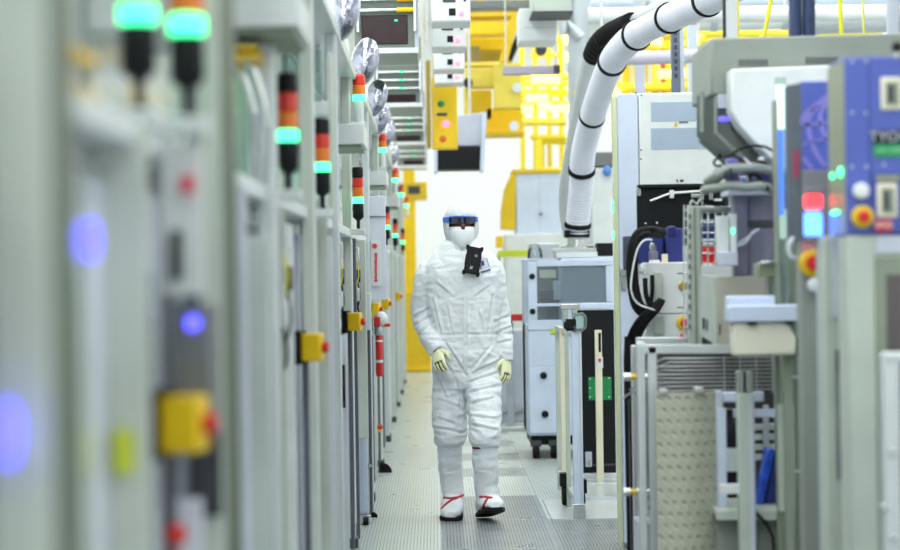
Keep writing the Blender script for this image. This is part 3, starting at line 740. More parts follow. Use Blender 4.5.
# forked aluminium post
t = thing('forked_post', 'aluminium post with forked top standing in front of wire shelves', 'post', (W(747, 500, 7.313).x, 7.313, 0))
a = W(746, 460, 7.313).x; zt = W(743, 393, 7.313).z
build('profile', MB().box(a - 0.0298, a + 0.0298, 7.2846, 7.3414, 0, zt), PALEG, t, bevel=0.0043)
build('groove', MB().box(a + 0.0085, a + 0.0241, 7.2789, 7.2874, 0.0284, zt), LAV, t)
for dx in (-0.0185, 0.0156): build('fork_prong', MB().box(a + dx - 0.0142, a + dx + 0.0114, 7.2917, 7.3343, zt, W(743, 371, 7.313).z), STEEL, t, bevel=0.0028)
build('fork_gap', MB().box(a - 0.0085, a + 0.0028, 7.313, 7.3272, zt, W(743, 373, 7.313).z), BLACK, t)

# patterned guard sheet
def sheet_mat():
    m = bpy.data.materials.new('embossed_sheet'); m.use_nodes = True
    nt = m.node_tree; n = nt.nodes; l = nt.links; b = n['Principled BSDF']
    tc = n.new('ShaderNodeTexCoord'); sp = n.new('ShaderNodeSeparateXYZ'); l.new(tc.outputs['Object'], sp.inputs[0])
    def mt(op, a, c=None):
        k = n.new('ShaderNodeMath'); k.operation = op
        for i, v in enumerate((a, c)):
            if v is None: continue
            if isinstance(v, (int, float)): k.inputs[i].default_value = v
            else: l.new(v, k.inputs[i])
        return k.outputs[0]
    px_ = mt('MULTIPLY', sp.outputs['X'], 2 * math.pi / .0350); pz = mt('MULTIPLY', sp.outputs['Z'], 2 * math.pi / .0430)
    h = mt('MULTIPLY', mt('MAXIMUM', mt('SINE', mt('ADD', px_, mt('MULTIPLY', pz, .5))), 0.0), mt('MAXIMUM', mt('SINE', pz), -.2))
    bp = n.new('ShaderNodeBump'); bp.inputs['Strength'].default_value = .7; bp.inputs['Distance'].default_value = 0.005; bp.invert = True
    l.new(h, bp.inputs['Height']); l.new(bp.outputs['Normal'], b.inputs['Normal'])
    rp = n.new('ShaderNodeValToRGB'); rp.color_ramp.elements[0].color = rgb(196, 199, 180); rp.color_ramp.elements[1].color = rgb(166, 168, 152)
    rp.color_ramp.elements[0].position = .2; rp.color_ramp.elements[1].position = .75
    l.new(mt('ADD', mt('MULTIPLY', h, .5), .5), rp.inputs['Fac']); l.new(rp.outputs['Color'], b.inputs['Base Color'])
    b.inputs['Roughness'].default_value = .4
    return m
t = thing('guard_sheet', 'cream patterned guard sheet with embossed dimples below wire shelves', 'guard panel', W(688, 540, 7.4295))
Y = 7.4295
P = []; a, b_ = W(657, 470, Y), W(719, 470, Y)
n = 14
front = [Vector((a.x + (b_.x - a.x) * k / n, Y - 0.041 * math.sin(math.pi * k / n) + 0.0351 * k / n, 0)) for k in range(n + 1)]
back = [p + Vector((0, 0.014, 0)) for p in reversed(front)]
zt = W(688, 392, Y).z
build('sheet', MB().prism(front + back, (0, 0, zt)), sheet_mat(), t)
build('edge_profile', MB().box(b_.x - 0.0047, b_.x + 0.0211, Y + 0.0234, Y + 0.0702, 0, zt - 0.), LAV, t, bevel=0.0035)
build('top_clip', MB().px(660, 389, 668, 394, Y - 0.0234, 0.0468), STEEL, t, bevel=0.0023)
build('top_clip', MB().px(694, 387, 704, 393, Y - 0.0234, 0.0468), STEEL, t, bevel=0.0023)

# cart frame with wire shelves
t = thing('shelf_cart', 'aluminium frame cart with curved wire shelves and lower bench at lower right', 'cart', W(710, 500, 7.91))
Y = 7.6275
def hbar(x0, x1, y, Yd, w, m=ALU, nm='crossbar'): build(nm, MB().bar(W(x0, y, Yd), W(x1, y, Yd), w), m, t, bevel=.002)
def vbar(x, y, Yd, w, m=ALU, nm='upright'):
    p = W(x, 440, Yd); build(nm, MB().box(p.x - w / 2, p.x + w / 2, Yd - w / 2, Yd + w / 2, 0, W(x, y, Yd).z), m, t, bevel=0.0034)
vbar(642, 342, Y, 0.0316); vbar(653, 346, Y, 0.0339); vbar(636, 345, 8.588, 0.0316); 
hbar(641, 735, 349, Y, 0.0339); hbar(636, 720, 341, 8.362, 0.0294)
vbar(778, 345, 7.797, 0.0249, PALEG); vbar(784, 345, 7.91, 0.0226, GREYG)
for k in range(9):
    y = 359 + k * 4.0
    zz = W(700, y, 7.797).z
    xl = 0.904 - 0.0136 * k + (0.0339 if k % 2 else 0)
    pts = [(xl - 0.0565, 7.9665, zz - 0.0339), (xl - 0.0113, 7.9326, zz - 0.0045), (xl + 0.0565, 7.8535, zz), (1.3334, 7.8535, zz)]
    build('shelf_wire', MB().tube(smooth_path(pts, 0.0339), 0.0041, 8), WIRE, t)
for k in range(8):
    x = 716 + k * 8
    build('shelf_upright', MB().box(W(x, 370, 7.8874).x - 0.0034, W(x, 370, 7.8874).x + 0.0034, 7.8817, 7.8885, W(x, 393, 7.8874).z, W(x, 356, 7.8874).z), CHROME if k % 2 else BLACK, t)
build('shelf_bar', MB().px(714, 392, 764, 402, 7.4806, 0.0339), BLUEW, t, bevel=0.0034)
build('dark_backing', MB().box(0.8136, 1.3786, 8.1586, 8.1812, (.40), (1.10)), DGREY, t)
hbar(722, 775, 413, 7.797, 0.0316, BLUEW)
vbar(722, 408, 7.458, 0.0294, BLUEW)
vbar(766, 405, 8.023, 0.0226)
hbar(716, 790, 515, 7.345, 0.0339, PALEG)
build('bench_top', MB().box(W(716, 515, 7.345).x, W(790, 515, 7.345).x, 7.345, 8.023, W(750, 516, 7.345).z, W(750, 509, 7.345).z), PALEG, t, bevel=0.0034)
build('lower_panel', MB().box(W(717, 515, 7.4015).x, W(792, 515, 7.4015).x, 7.4015, 7.4241, 0, W(750, 518, 7.345).z), HOODG, t)
for k in range(4): build('drawer_slat', MB().px(752, 424 + k * 10, 778, 430 + k * 10, 8.023, 0.0226), ALU, t, bevel=0.0023)
build('pale_plate', MB().px(720, 484, 741, 494, 7.2885, 0.0169), WHITE, t, bevel=0.0023)
build('side_plate', MB().box(W(779, 470, 7.232).x, W(795, 470, 7.232).x, 7.232, 7.2546, W(779, 512, 7.232).z, W(779, 405, 7.232).z), PALEG, t, bevel=0.0023)
for (yy, Yd) in ((377, 8.475), (492, 8.475)):
    for (x, r) in ((627, 0.0158), (633, 0.0113), (640, 0.0181), (646, 0.0124)):
        p = W(x, yy, 7.8535); build('brass_fitting', MB().lathe([(0, -0.0136), (r, -0.0136), (r, 0.0136), (0, 0.0136)], p, 16, 'X'), YELM if x in (633,) else STEEL, t)
for (x0, y0, x1, y1, Yd) in ((640, 498, 654, 522, 8.023), (638, 520, 650, 500, 8.0795)):
    build('brace', MB().bar(W(x0, y0, Yd), W(x1, y1, Yd), 0.0136), ALU, t)
build('foot_box', MB().box(W(636, 530, 7.91).x, W(655, 530, 7.91).x, 7.797, 8.023, 0., W(645, 520, 7.91).z), LAV, t)
build('dark_gap_panel', MB().box(W(630, 450, 8.927).x, W(637, 450, 8.927).x, 8.927, 8.9835, 0., W(633, 400, 8.927).z), BLACK, t)

t = thing('storage_pouch', 'glossy bright blue pouch leaning on the bench below the wire shelves', 'pouch', W(765, 508, 7.571))
Y = 7.4806
build('front', MB().prism([W(755, 505, Y), W(763, 509, Y), W(776, 450, Y), W(767, 447, Y)], (0., 0.0678, 0.)), mat('bright_blue_film', rgb(44, 92, 220), .22, coat=.6, var=.25, scale=30), t, bevel=0.009)
build('back', MB().prism([W(763, 509, Y + 0.0113), W(784, 507, Y + 0.0113), W(783, 470, Y + 0.0113), W(776, 450, Y + 0.0113)], (0, 0.0791, 0)), NAVY, t, bevel=0.009)
t = thing('cable', 'thin black cable looping down from the bench below the blue pouch', 'cable', W(768, 550, 7.232))
build('cable_run', MB().tube(smooth_path([W(756, 513, 7.2998), W(764, 521, 7.2998), W(771, 533, 7.2998), W(774, 551, 7.2998), (W(775, 560, 7.2998).x, 7.2998, 0.0113), (W(775, 560, 7.2998).x + 0.0565, 7.345, 0.009)], 0.0226), 0.0056, 8), RUBBER, t)
t = thing('bottle', 'dark bottle with white label on lower bench behind forked post', 'bottle', W(731, 509, 7.797))
p = W(731, 509, 7.7405)
build('body', MB().lathe([(0, 0), (0.0294, 0), (0.0316, 0.0113), (0.0316, 0.226), (0.0203, 0.2825), (0.0136, 0.2938), (0.0136, 0.339), (0, 0.339)], (p.x, 7.7405, W(750, 509, 7.345).z)), BLACK, t)
build('label', MB().lathe([(0.0324, 0.1017), (0.0324, 0.1921)], (p.x, 7.7405, W(750, 509, 7.345).z)), WHITE, t)

# robot column and pedestal
t = thing('robot_column', 'grey cylindrical robot column with white valve block on square beige pedestal', 'robot', W(745, 345, 7.686))
Y = 7.625
build('pedestal', MB().px(716, 276, 778, 352, Y, 0.122), mat('beige_grey_paint', rgb(176, 174, 162), .5), t, bevel=0.0049)
build('pedestal_leg', MB().box(W(728, 400, Y).x, W(772, 400, Y).x, Y + 0.61, Y + 0.732, 0, (1.2)), DGREY, t)
build('pedestal_side', MB().prism([W(716, 277, Y), W(716, 345, Y), W(700, 335, Y + 0.366), W(700, 275, Y + 0.366)], (0.0244, 0.0122, 0)), PALEG, t)
mb = MB()
for k in range(5): build('vent_slot', MB().px(703 + k * 4, 318 + k * 1.5, 705 + k * 4, 329 + k * 1.5, Y + 0.244 - 0.061 * k, 0.0244), DGREY, t)
p = W(755, 235, Y + 0.1098); R = 21 * Y / F; zt = W(755, 194, Y + 0.1098).z; zb = W(755, 276, Y + 0.1098).z
build('column', MB().lathe([(0, zb), (R, zb), (R, zt - 0.0049), (R - 0.0049, zt), (0, zt)], (p.x, p.y, 0), 40), MGREY, t)
build('band', MB().lathe([(R + 0.0012, W(755, 228, Y).z), (R + 0.0037, W(755, 227, Y).z), (R + 0.0037, W(755, 221, Y).z), (R + 0.0012, W(755, 220, Y).z)], (p.x, p.y, 0), 40), DGREY, t)
build('flat_housing', MB().px(734, 194, 748, 276, Y + 0.0244, 0.0732), MGREY, t, bevel=0.0049)
vb = build('valve_block', MB().px(718, 216, 729, 260, Y - 0.0366, 0.061).px(730, 214, 737, 262, Y - 0.0366, 0.061), WHITE, t, bevel=0.0037)
build('valve_base', MB().px(718, 252, 738, 266, Y - 0.0427, 0.0488), LAV, vb, bevel=0.0037)
build('green_lamp', MB().ell(W(733, 231, Y - 0.0415), 0.0061, 0.0049, 0.0098), GLG, vb)
build('clear_tube', MB().tube(smooth_path([W(737, 246, Y - 0.0244), W(746, 242, Y - 0.0366), W(752, 233, Y - 0.0366), W(759, 229, Y - 0.0244)], 0.0122), 0.0049, 8), LAV, t)
build('pneumatic_line', MB().tube(smooth_path([W(738, 243, Y - 0.0244), W(748, 237, Y - 0.0366), W(756, 231, Y - 0.0366)], 0.0122), 0.0024, 8), WHITE, t)
# hoses over the column
t = thing('hose_bundle', 'bundle of grey and black hoses curling above the grey robot column', 'hoses', W(745, 185, 7.442))
Y = 7.442
build('hose', ribbed(MB(), [W(707, 182, Y + 0.061), W(716, 176, Y), W(726, 170, Y), W(742, 168, Y), W(756, 168, Y), W(772, 172, Y + 0.061), W(774, 182, Y + 0.122)], 0.0171, 0.0146, 0.0024, 14), HOODG, t)
build('hose', ribbed(MB(), [W(704, 190, Y + 0.061), W(716, 188, Y), W(730, 186, Y), W(748, 187, Y), W(762, 186, Y), W(774, 190, Y + 0.122)], 0.0159, 0.0146, 0.0024, 14), HOODG, t)
build('hose', MB().tube(smooth_path([W(715, 178, Y + 0.0732), W(722, 173, Y + 0.0244), W(732, 174, Y - 0.0122)], 0.0244), 0.0244, 12), DGREY, t)
build('cable', MB().tube(smooth_path([W(727, 158, Y), W(738, 150, Y), W(752, 146, Y), W(766, 147, Y), W(777, 154, Y)], 0.0244), 0.0049, 8), RUBBER, t)
build('cable', MB().tube(smooth_path([W(746, 162, Y), W(736, 157, Y), W(722, 157, Y), W(714, 161, Y), W(716, 166, Y), W(722, 165, Y)], 0.0244), 0.0049, 8), RUBBER, t)
build('cable', MB().tube(smooth_path([W(744, 183, Y), W(752, 174, Y), W(760, 178, Y), W(768, 190, Y)], 0.0244), 0.0085, 8), RUBBER, t)
build('violet_fitting', MB().px(728, 158, 738, 184, Y + 0.0488, 0.0732), mat('violet_plastic', rgb(120, 118, 190), .4), t, bevel=0.0049)
build('violet_fitting', MB().px(756, 168, 770, 180, Y + 0.0488, 0.0732), mat('dark_violet_plastic', rgb(70, 66, 140), .4), t, bevel=0.0049)
build('white_clip', MB().px(759, 157, 764, 160, Y - 0.0122, 0.0244), WHITE, t)
build('white_clip', MB().bar(W(744, 158, Y - 0.0122), W(751, 165, Y - 0.0122), 0.0073), WHITE, t)
build('black_knob', MB().ell(W(719.5, 155, Y + 0.0244), 0.0098, 0.0098, 0.0098), BLACK, t)
build('connector', MB().px(740, 176, 748, 182, Y - 0.0122, 0.0366), CHROME, t, bevel=0.0037)
build('top_plate', MB().px(728, 190, 775, 195, 7.625, 0.1952), LAV, t, bevel=0.0024)
build('dark_manifold', MB().px(742, 170, 776, 192, 7.686, 0.0976), DGREY, t, bevel=0.0049)

# wire mesh guard
t = thing('mesh_guard', 'silver wire mesh guard on aluminium column in front of coloured cases', 'mesh guard', W(705, 340, 8.25))
Y = 8.275
for k in range(4):
    x = 685 + 0; y0 = 208
col_ = MB(); p = W(695, 280, Y)
build('column', MB().box(p.x - 0.0275, p.x + 0.0225, Y - 0.025, Y + 0.025, 0, W(695, 206, Y).z), PALEG, t, bevel=0.0037)
build('column_groove', MB().box(p.x - 0.005, p.x + 0.0037, Y - 0.0281, Y - 0.0225, (.7), W(695, 207, Y).z), GREYG, t)
gr = MB()
def wire(a, b): gr.tube([a, b], .0032, 8)
for x in (684, 687.5): wire(W(x, 205, Y + 0.0375), W(x, 338, Y + 0.0375))
for k in range(15): wire(W(683.5, 210 + k * 9, Y + 0.0375), W(690, 210 + k * 9, Y + 0.0375))
build('mesh', gr, ALU, t)
gr = MB()
for x in (701.5, 708, 715.5, 723, 731): wire(W(x, 207, Y), W(x, 266, Y))
for y in (207, 212, 222.5, 233, 244, 253.5, 264): wire(W(698, y, Y), W(734, y, Y))
build('mesh', gr, CHROME, t)
build('top_fitting', MB().tube(smooth_path([W(690, 206, Y), W(692, 200, Y), W(697, 204, Y), W(700, 199, Y), W(703, 205, Y)], 0.0125), 0.0044, 8), STEEL, t)
build('top_bar', MB().px(698, 208, 735, 211, Y - 0.0125, 0.025), STEEL, t)
mb = MB()
for k in range(12): mb.px(688.5, 214 + k * 10, 691, 219 + k * 10, Y - 0.0325, 0.0075)
build('mesh_clips', mb, GREY, t)
build('tie_arm', MB().box(p.x, 1.25, Y + 0.025, Y + 0.05, (1.28), (1.30)), ALU, t)

# coloured cases behind the mesh, standing on a shelf unit
t = thing('case_shelf', 'white shelf unit behind the wire mesh holding coloured cases', 'shelf', W(718, 300, 8.76))
zs = W(718, 265, 8.76).z
build('side', MB().box(W(698, 265, 8.76).x, W(752, 265, 8.76).x, 8.76, 9.06, 0, zs), WHITE, t, bevel=0.0036)
for (y0, y1, m, lab, nm) in ((247, 264, RED, 'bright red case behind the wire mesh, bottom of the stack', 'case'), (238.5, 246.5, BLUEW, 'pale blue case behind the wire mesh, between red and navy', 'case'),
                             (227.5, 238, NAVY, 'navy case behind the wire mesh, on the pale blue one', 'case'), (219, 227, mat('slate_blue_plastic', rgb(100, 122, 160), .4), 'slate blue case behind the wire mesh, top of the stack', 'case')):
    mb = MB().px(699, y0, 736, y1, 8.784, 0.24)
    o = thing(nm, lab, 'case', W(718, y1, 8.784), 'coloured cases behind the mesh')
    build('shell', mb, m, o, bevel=0.0048)
    build('lid_line', MB().px(700, y0 + (y1 - y0) * .35, 735, y0 + (y1 - y0) * .35 + 0.96, 8.7792, 0.0072), WHITE if m is RED else DGREY, o)

# black panel, motors, wiring cabinet
t = thing('control_cabinet', 'white control cabinet with brass gauge, yellow stop knob and red label', 'cabinet', W(665, 340, 9.266))
Y = 9.2095
build('body', MB().box(W(646, 300, Y).x, W(720, 300, Y).x, Y, Y + 0.3955, 0, W(680, 262, Y).z), WHITE, t, bevel=0.0045)
build('seam', MB().px(646, 313, 690, 314, Y - 0.0011, 0.0034), GREY, t)
build('gauge', MB().lathe([(0, 0), (0.0203, 0), (0.0226, 0.0068), (0.0158, 0.009), (0, 0.0056)], W(683, 286, Y), 24, 'Y'), mat('brass', rgb(190, 170, 80), .25, .9), t)
build('gauge', MB().lathe([(0, 0), (0.0113, 0), (0.0113, 0.0068), (0, 0.0079)], W(660, 287, Y), 24, 'Y'), YELM, t)
estop_panel(t, W(683.5, 323, Y), 0.0339)
f = build('red_label', MB().px(680, 334, 688, 342, Y - 0.0034, 0.0045), mat('pale_red_print', rgb(235, 110, 90), .5), t)
text('lettering', 'EMO', 0.0158, WHITE, f, (W(684, 338, Y).x, Y - 0.0045, W(684, 338, Y).z))
build('green_label', MB().px(654, 328, 664, 331.5, Y - 0.0034, 0.0045), GREENL, t)
build('small_print', MB().px(677, 306.8, 684, 308, Y - 0.0011, 0.0023), GREY, t)
build('small_print', MB().px(677, 272.8, 684, 274, Y - 0.0011, 0.0023), GREY, t)
build('junction_box', MB().px(655, 272, 662, 300, Y - 0.0452, 0.0452), PALEG, t, bevel=0.0034)
build('junction_box', MB().px(654, 316, 664, 334, Y - 0.0339, 0.0339), PALEG, t, bevel=0.0034)

t = thing('drive_unit', 'navy blue motor unit with grey connector below the black board', 'motor', W(660, 265, 9.379))
Y = 9.379
build('housing', MB().px(638, 236, 664, 264, Y, 0.1695), NAVY, t, bevel=0.009)
build('housing', MB().px(666, 228, 683, 264, Y - 0.0226, 0.1695), NAVY, t, bevel=0.009)
build('top_cap', MB().px(668, 226, 676, 236, Y - 0.0339, 0.113), mat('deep_navy', rgb(30, 34, 100), .35), t, bevel=0.0068)
build('connector', MB().lathe([(0., 0), (0.0226, 0), (0.0226, 0.0565), (0.0136, 0.0621), (0.0136, 0.0847), (0, 0.0847)], W(653.5, 264, Y - 0.0452), 20), MGREY, t)
build('connector_tip', MB().lathe([(0, 0), (0.0124, 0), (0.0147, 0.0226), (0.009, 0.0396), (0, 0.0396)], W(652, 251, Y - 0.0452), 16), STEEL, t)
build('mount', MB().box(W(640, 270, Y).x, W(690, 270, Y).x, Y - 0.0226, Y + 0.1695, W(660, 268, Y).z - 0.0113, W(660, 263.5, Y).z), WHITE, t)
build('white_bracket', MB().px(642, 266, 662, 272, Y - 0.0904, 0.0678).px(650, 260, 660, 274, Y - 0.1017, 0.0452), WHITE, t, bevel=0.0034)
build('grey_side_box', MB().px(624, 236, 636, 270, Y + 0.113, 0.0678), mat('slate', rgb(70, 76, 92), .5), t, bevel=0.0045)
build('small_valve', MB().px(662, 254, 668, 266, Y - 0.0565, 0.0339), IVORY, t, bevel=0.0034)

t = thing('black_board', 'black backing board with rounded corner and jointed silver arm on it', 'board', W(670, 235, 9.718))
Y = 9.7406
build('board', MB().px(637, 184, 735, 246, Y, 0.0226), BLACKP, t, bevel=0.009)
build('top_bar', MB().px(638, 184, 702, 188, Y - 0.0226, 0.0339), BLACK, t, bevel=0.0045)
for x in (668, 728): build('support_post', MB().box(W(x, 240, Y + 0.0339).x - 0.0226, W(x, 240, Y + 0.0339).x + 0.0226, Y + 0.0339, Y + 0.0791, 0, W(x, 190, Y + 0.0339).z), DGREY, t)
build('corner_cap', MB().px(637, 187, 641, 196, Y - 0.0136, 0.0158), STEEL, t, bevel=0.0034)
build('silver_arm', MB().tube([W(650, 201, Y - 0.0339), W(671, 193, Y - 0.0339)], 0.0068, 8).tube([W(671, 193, Y - 0.0339), W(704, 191, Y - 0.0339)], 0.0079, 8), STEEL, t)
build('arm_joint', MB().px(670, 190, 674, 198, Y - 0.0508, 0.0339), WHITE, t, bevel=0.0023)
build('arm_knob', MB().px(700, 189, 704, 200, Y - 0.0565, 0.0452).px(691, 194, 704, 197.5, Y - 0.0508, 0.0339).px(709, 193, 713, 200, Y - 0.0565, 0.0452), STEEL, t, bevel=0.0023)
build('white_clip', MB().px(714, 198.5, 722, 201, Y - 0.0226, 0.0226), WHITE, t)
mb = []; screw(mb, W(645.5, 223.5, Y), 0.0068); screw(mb, W(657, 223, Y), 0.0068)
screws(mb, STEEL, t)
t = thing('cable_bundle', 'thick black cable bundle with one white wire looping beside control cabinet', 'cables', W(632, 345, 9.153))
Y = 9.153
build('black_hose', ribbed(MB(), [W(664, 232, Y + 0.113), W(650, 230, Y), W(638, 233, Y), W(632, 245, Y), W(630, 265, Y), W(631, 285, Y), W(635, 305, Y), W(644, 316, Y)], 0.0169, 0.0136, 0.0023, 12), RUBBER, t)
build('black_hose', ribbed(MB(), [W(662, 236, Y + 0.113), W(648, 234, Y - 0.0226), W(638, 240, Y - 0.0339), W(635, 262, Y - 0.0339), W(636, 285, Y - 0.0339), W(641, 304, Y - 0.0339), W(650, 310, Y - 0.0339)], 0.0136, 0.0136, 0.0023, 12), RUBBER, t)
for (dx, r) in ((0, 0.0158), (5, 0.0147), (-4, 0.0113)):
    build('black_hose', MB().tube(smooth_path([W(661 + dx * .3, 300, Y - 0.0565), W(652 + dx, 310, Y - 0.0678), W(641 + dx, 322, Y - 0.0565), W(633 + dx, 338, Y), W(630 + dx, 360, Y), (W(631 + dx, 372, Y).x, Y, 0.0226)], 0.0339), r, 10), RUBBER, t)
build('black_hose', MB().tube(smooth_path([W(645, 278, Y - 0.0678), W(646, 295, Y - 0.0678), W(651, 309, Y - 0.0678)], 0.0226), 0.0113, 10), RUBBER, t)
build('black_hose', MB().tube(smooth_path([W(652, 275, Y - 0.0678), W(652, 295, Y - 0.0678), W(648, 313, Y - 0.0678)], 0.0226), 0.0102, 10), RUBBER, t)
build('white_wire', MB().tube(smooth_path([W(652, 240, Y - 0.0678), W(645, 240, Y - 0.0791), W(638, 248, Y - 0.0791), W(633, 268, Y - 0.0791), W(631, 290, Y - 0.0791), W(637, 303, Y - 0.0791), W(648, 308, Y - 0.0904), W(662, 312, Y - 0.0565)], 0.0226), 0.0045, 8), WHITE, t)

# white enclosure behind
t = thing('tool_enclosure', 'tall white tool enclosure with two grey windows and small yellow warning triangle', 'cabinet', W(665, 420, 10.396))
Y = 10.17
xa, xb = W(616, 250, Y).x, W(640, 250, Y).x
zt = W(650, 93, Y).z
build('body', MB().box(xa + 0.0226, 1.7515, Y, Y + 0.226, 0, zt), WHITE, t, bevel=0.0068)
build('left_door', MB().box(xa + 0.0136, xb - 0.0034, Y - 0.0226, Y, 0.0226, zt - 0.0056), BLUEW, t, bevel=0.0045)
fr = build('front_panel', MB().box(xb + 0.0034, 1.695, Y - 0.0226, Y, 0.0226, zt - 0.0056), WHITE, t, bevel=0.0045)
build('window', MB().px(651, 102, 712, 121, Y - 0.0249, 0.0045), BLUEW if False else mat('window_grey_blue', rgb(170, 188, 208), .12), fr)
build('window', MB().px(651, 128, 712, 149, Y - 0.0249, 0.0045), MATS['window_grey_blue'], fr)
w = build('warning_triangle', MB().prism([W(673.5, 126.5, Y - 0.026), W(678, 126.5, Y - 0.026), W(675.7, 121.5, Y - 0.026)], (0, 0.0023, 0)), YELM, fr)
build('warning_print', MB().px(679, 121.3, 688, 123, Y - 0.0254, 0.0023), GREY, fr)
build('small_print', MB().px(676.5, 179.5, 678, 182, Y - 0.0254, 0.0023).px(680, 179.5, 683.5, 182, Y - 0.0254, 0.0023), DGREY, fr)
mb = []
for (x, y) in ((641.5, 95), (641, 150), (641, 159), (636, 93), (636, 340)): screw(mb, W(x, y, Y - 0.0226), 0.0056)
screws(mb, GREY, t)
build('acrylic_edge', MB().box(xa - 0.0113, xa + 0.0068, Y - 0.0339, Y + 0.0226, 0, zt - 0.0226), mat('yellow_green_acrylic', rgb(206, 216, 170), .2, coat=.5), t)
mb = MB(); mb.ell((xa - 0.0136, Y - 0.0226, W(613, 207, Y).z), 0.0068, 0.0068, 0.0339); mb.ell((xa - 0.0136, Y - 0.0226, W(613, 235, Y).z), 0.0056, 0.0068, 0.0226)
build('green_reflection_glow', mb, GLG, t)  # glowing spots painting green reflections on the acrylic edge
build('hinge', MB().px(620, 268, 628, 276, Y - 0.0396, 0.0226).px(621, 276, 626, 290, Y - 0.0339, 0.0169), STEEL, t, bevel=0.0023)

# black framed guard door with green board and posts
t = thing('guard_door', 'black guard door panel in pale frame with green patch, standing on floor plate', 'guard panel', W(597, 480, 11.2))
Y = 13.4
build('panel', MB().px(574, 310, 615, 473, Y, .02), BLACKP, t, bevel=.003)
build('top_rail', MB().px(570, 303.5, 617, 308.5, Y - .02, .05), BLUEW, t, bevel=.003)
build('green_patch', MB().px(588.5, 377, 611.5, 400, Y - .006, .008), GREENP, t)
mb = []
for (x, y) in ((590, 379), (609, 378), (590, 397), (609, 397), (590, 388)): screw(mb, W(x, y, Y - .006), .006)
screws(mb, WHITE, t)
build('outline', MB().px(573, 464, 615, 466, Y - .003, .004), DGREY, t)
def post(x, y, Yd, w, m, nm='post'):
    p = W(x, 430, Yd); return build(nm, MB().box(p.x - w / 2, p.x + w / 2, Yd - w / 2, Yd + w / 2, .008, W(x, y, Yd).z), m, t, bevel=.003)
post(618, 306, 12.6, .024, PALEG); post(622, 300, 12.3, .028, WHITE)
build('base_rail', MB().px(570, 474, 620, 478.5, Y - .03, .05), ALU, t, bevel=.003)
build('base_rail', MB().px(570, 483, 622, 487, Y - .25, .05), ALU, t, bevel=.003)
build('floor_plate', MB().box(W(552, 522, 11.33).x, W(640, 522, 11.33).x, 11.32 - .0, 12.3, 0, .008), ALU, t)
build('floor_strap', MB().box(W(585, 505, 12.1).x, W(622, 505, 12.1).x, 12.2, 12.23, 0, .03), ALU, t)
p = post(599.5, 330, 13.2, .044, IVORY, 'inner_post'); build('slot', MB().px(598.5, 333, 601, 352, 13.174, .006), BLACK, p)
lab = build('white_label', MB().px(596.5, 357, 603, 368, 13.172, .008), WHITE, p); build('red_mark', MB().px(598.5, 358.5, 601, 362, 13.169, .004), RED, lab)
build('latch', MB().px(585.5, 452, 592, 467, 13.37, .03), LAV, t, bevel=.004)

t = thing('gate_frame', 'white aluminium gate post with clear-handled latch on top and black caster', 'post', W(579, 520, 11.35))
Y = 11.35
def gpost(x, y, Yd, w, m, nm='post', zb=.0):
    p = W(x, 430, Yd); return build(nm, MB().box(p.x - w / 2, p.x + w / 2, Yd - w / 2, Yd + w / 2, zb, W(x, y, Yd).z), m, t, bevel=.003)
g0 = gpost(577.5, 331, Y, .056, BLUEW); p = W(578, 430, Y)
build('groove', MB().box(p.x + .008, p.x + .016, Y - .030, Y - .026, .06, W(577, 333, Y).z), ALU, g0)
build('foot_bracket', MB().box(p.x - .035, p.x + .035, Y - .034, Y + .03, .008, .09), STEEL, g0, bevel=.003)
gpost(568, 328, 11.9, .026, PALEG, 'thin_post'); gpost(563.5, 327, 12.4, .030, IVORY, 'thin_post'); gpost(559, 330, 12.9, .030, PALEG, 'thin_post')
build('side_rail', MB().bar(W(577, 336, Y + .02), W(557, 328, 13.0), .03), ALU, t); build('side_rail', MB().bar((W(577, 500, Y).x, Y + .02, .11), (W(559, 500, 13.0).x, 13.0, .11), .03), ALU, t)
build('latch_plate', MB().px(561, 304, 580, 309.5, Y - .02, .06), STEEL, t, bevel=.003)
build('latch_plate', MB().px(563, 309, 568, 326, Y - .015, .05).px(572, 309, 577, 318, Y - .015, .05), STEEL, t, bevel=.003)
build('latch_body', MB().px(566, 319, 577, 331, Y - .04, .05).px(564, 322, 570, 329, Y - .05, .05), BLACK, t, bevel=.004)
c = W(580, 322, Y - .045)
build('clear_handle', MB().tube([W(x, y, Y - .045) for x, y in ((574, 315), (583, 314), (585.5, 318), (585, 327), (582, 330), (575, 330), (574, 326))] , .010, 10), ACRY, t)
build('clear_handle_core', MB().px(575, 316, 584, 329, Y - .04, .012), mat('pale_teal_plastic', rgb(180, 206, 206), .2), t, bevel=.004)
build('yellow_sticker', MB().lathe([(0, 0), (.016, 0), (.016, .002), (0, .002)], W(553.2, 331.5, 12.84), 20, 'Y'), TAPE, t)
build('sticker_plate', MB().box(W(550, 331, 12.85).x, W(560, 331, 12.85).x, 12.85, 12.87, W(553, 335, 12.85).z, W(553, 328, 12.85).z), PALEG, t)
p = W(583, 500, 11.5)
cs = build('caster_wheel', MB().lathe([(0, -.016), (.05, -.018), (.058, -.012), (.058, .012), (.05, .018), (0, .016)], (p.x + .002, 11.62, .066), 28, 'X'), RUBBER, t)
build('caster_fork', MB().box(p.x - .03, p.x + .03, 11.58, 11.66, .12, .2), BLACK, cs, bevel=.003)
cs = build('caster_wheel', MB().lathe([(0, -.016), (.05, -.018), (.058, -.012), (.058, .012), (.05, .018), (0, .016)], (W(566, 500, 11.9).x, 12.0, .066), 28, 'X'), RUBBER, t)
build('caster_fork', MB().box(W(566, 500, 11.9).x - .03, W(566, 500, 11.9).x + .03, 11.96, 12.04, .12, .2), BLACK, cs, bevel=.003)
build('hinge', MB().px(587.5, 460, 591, 466, 11.3, .02), STEEL, t)

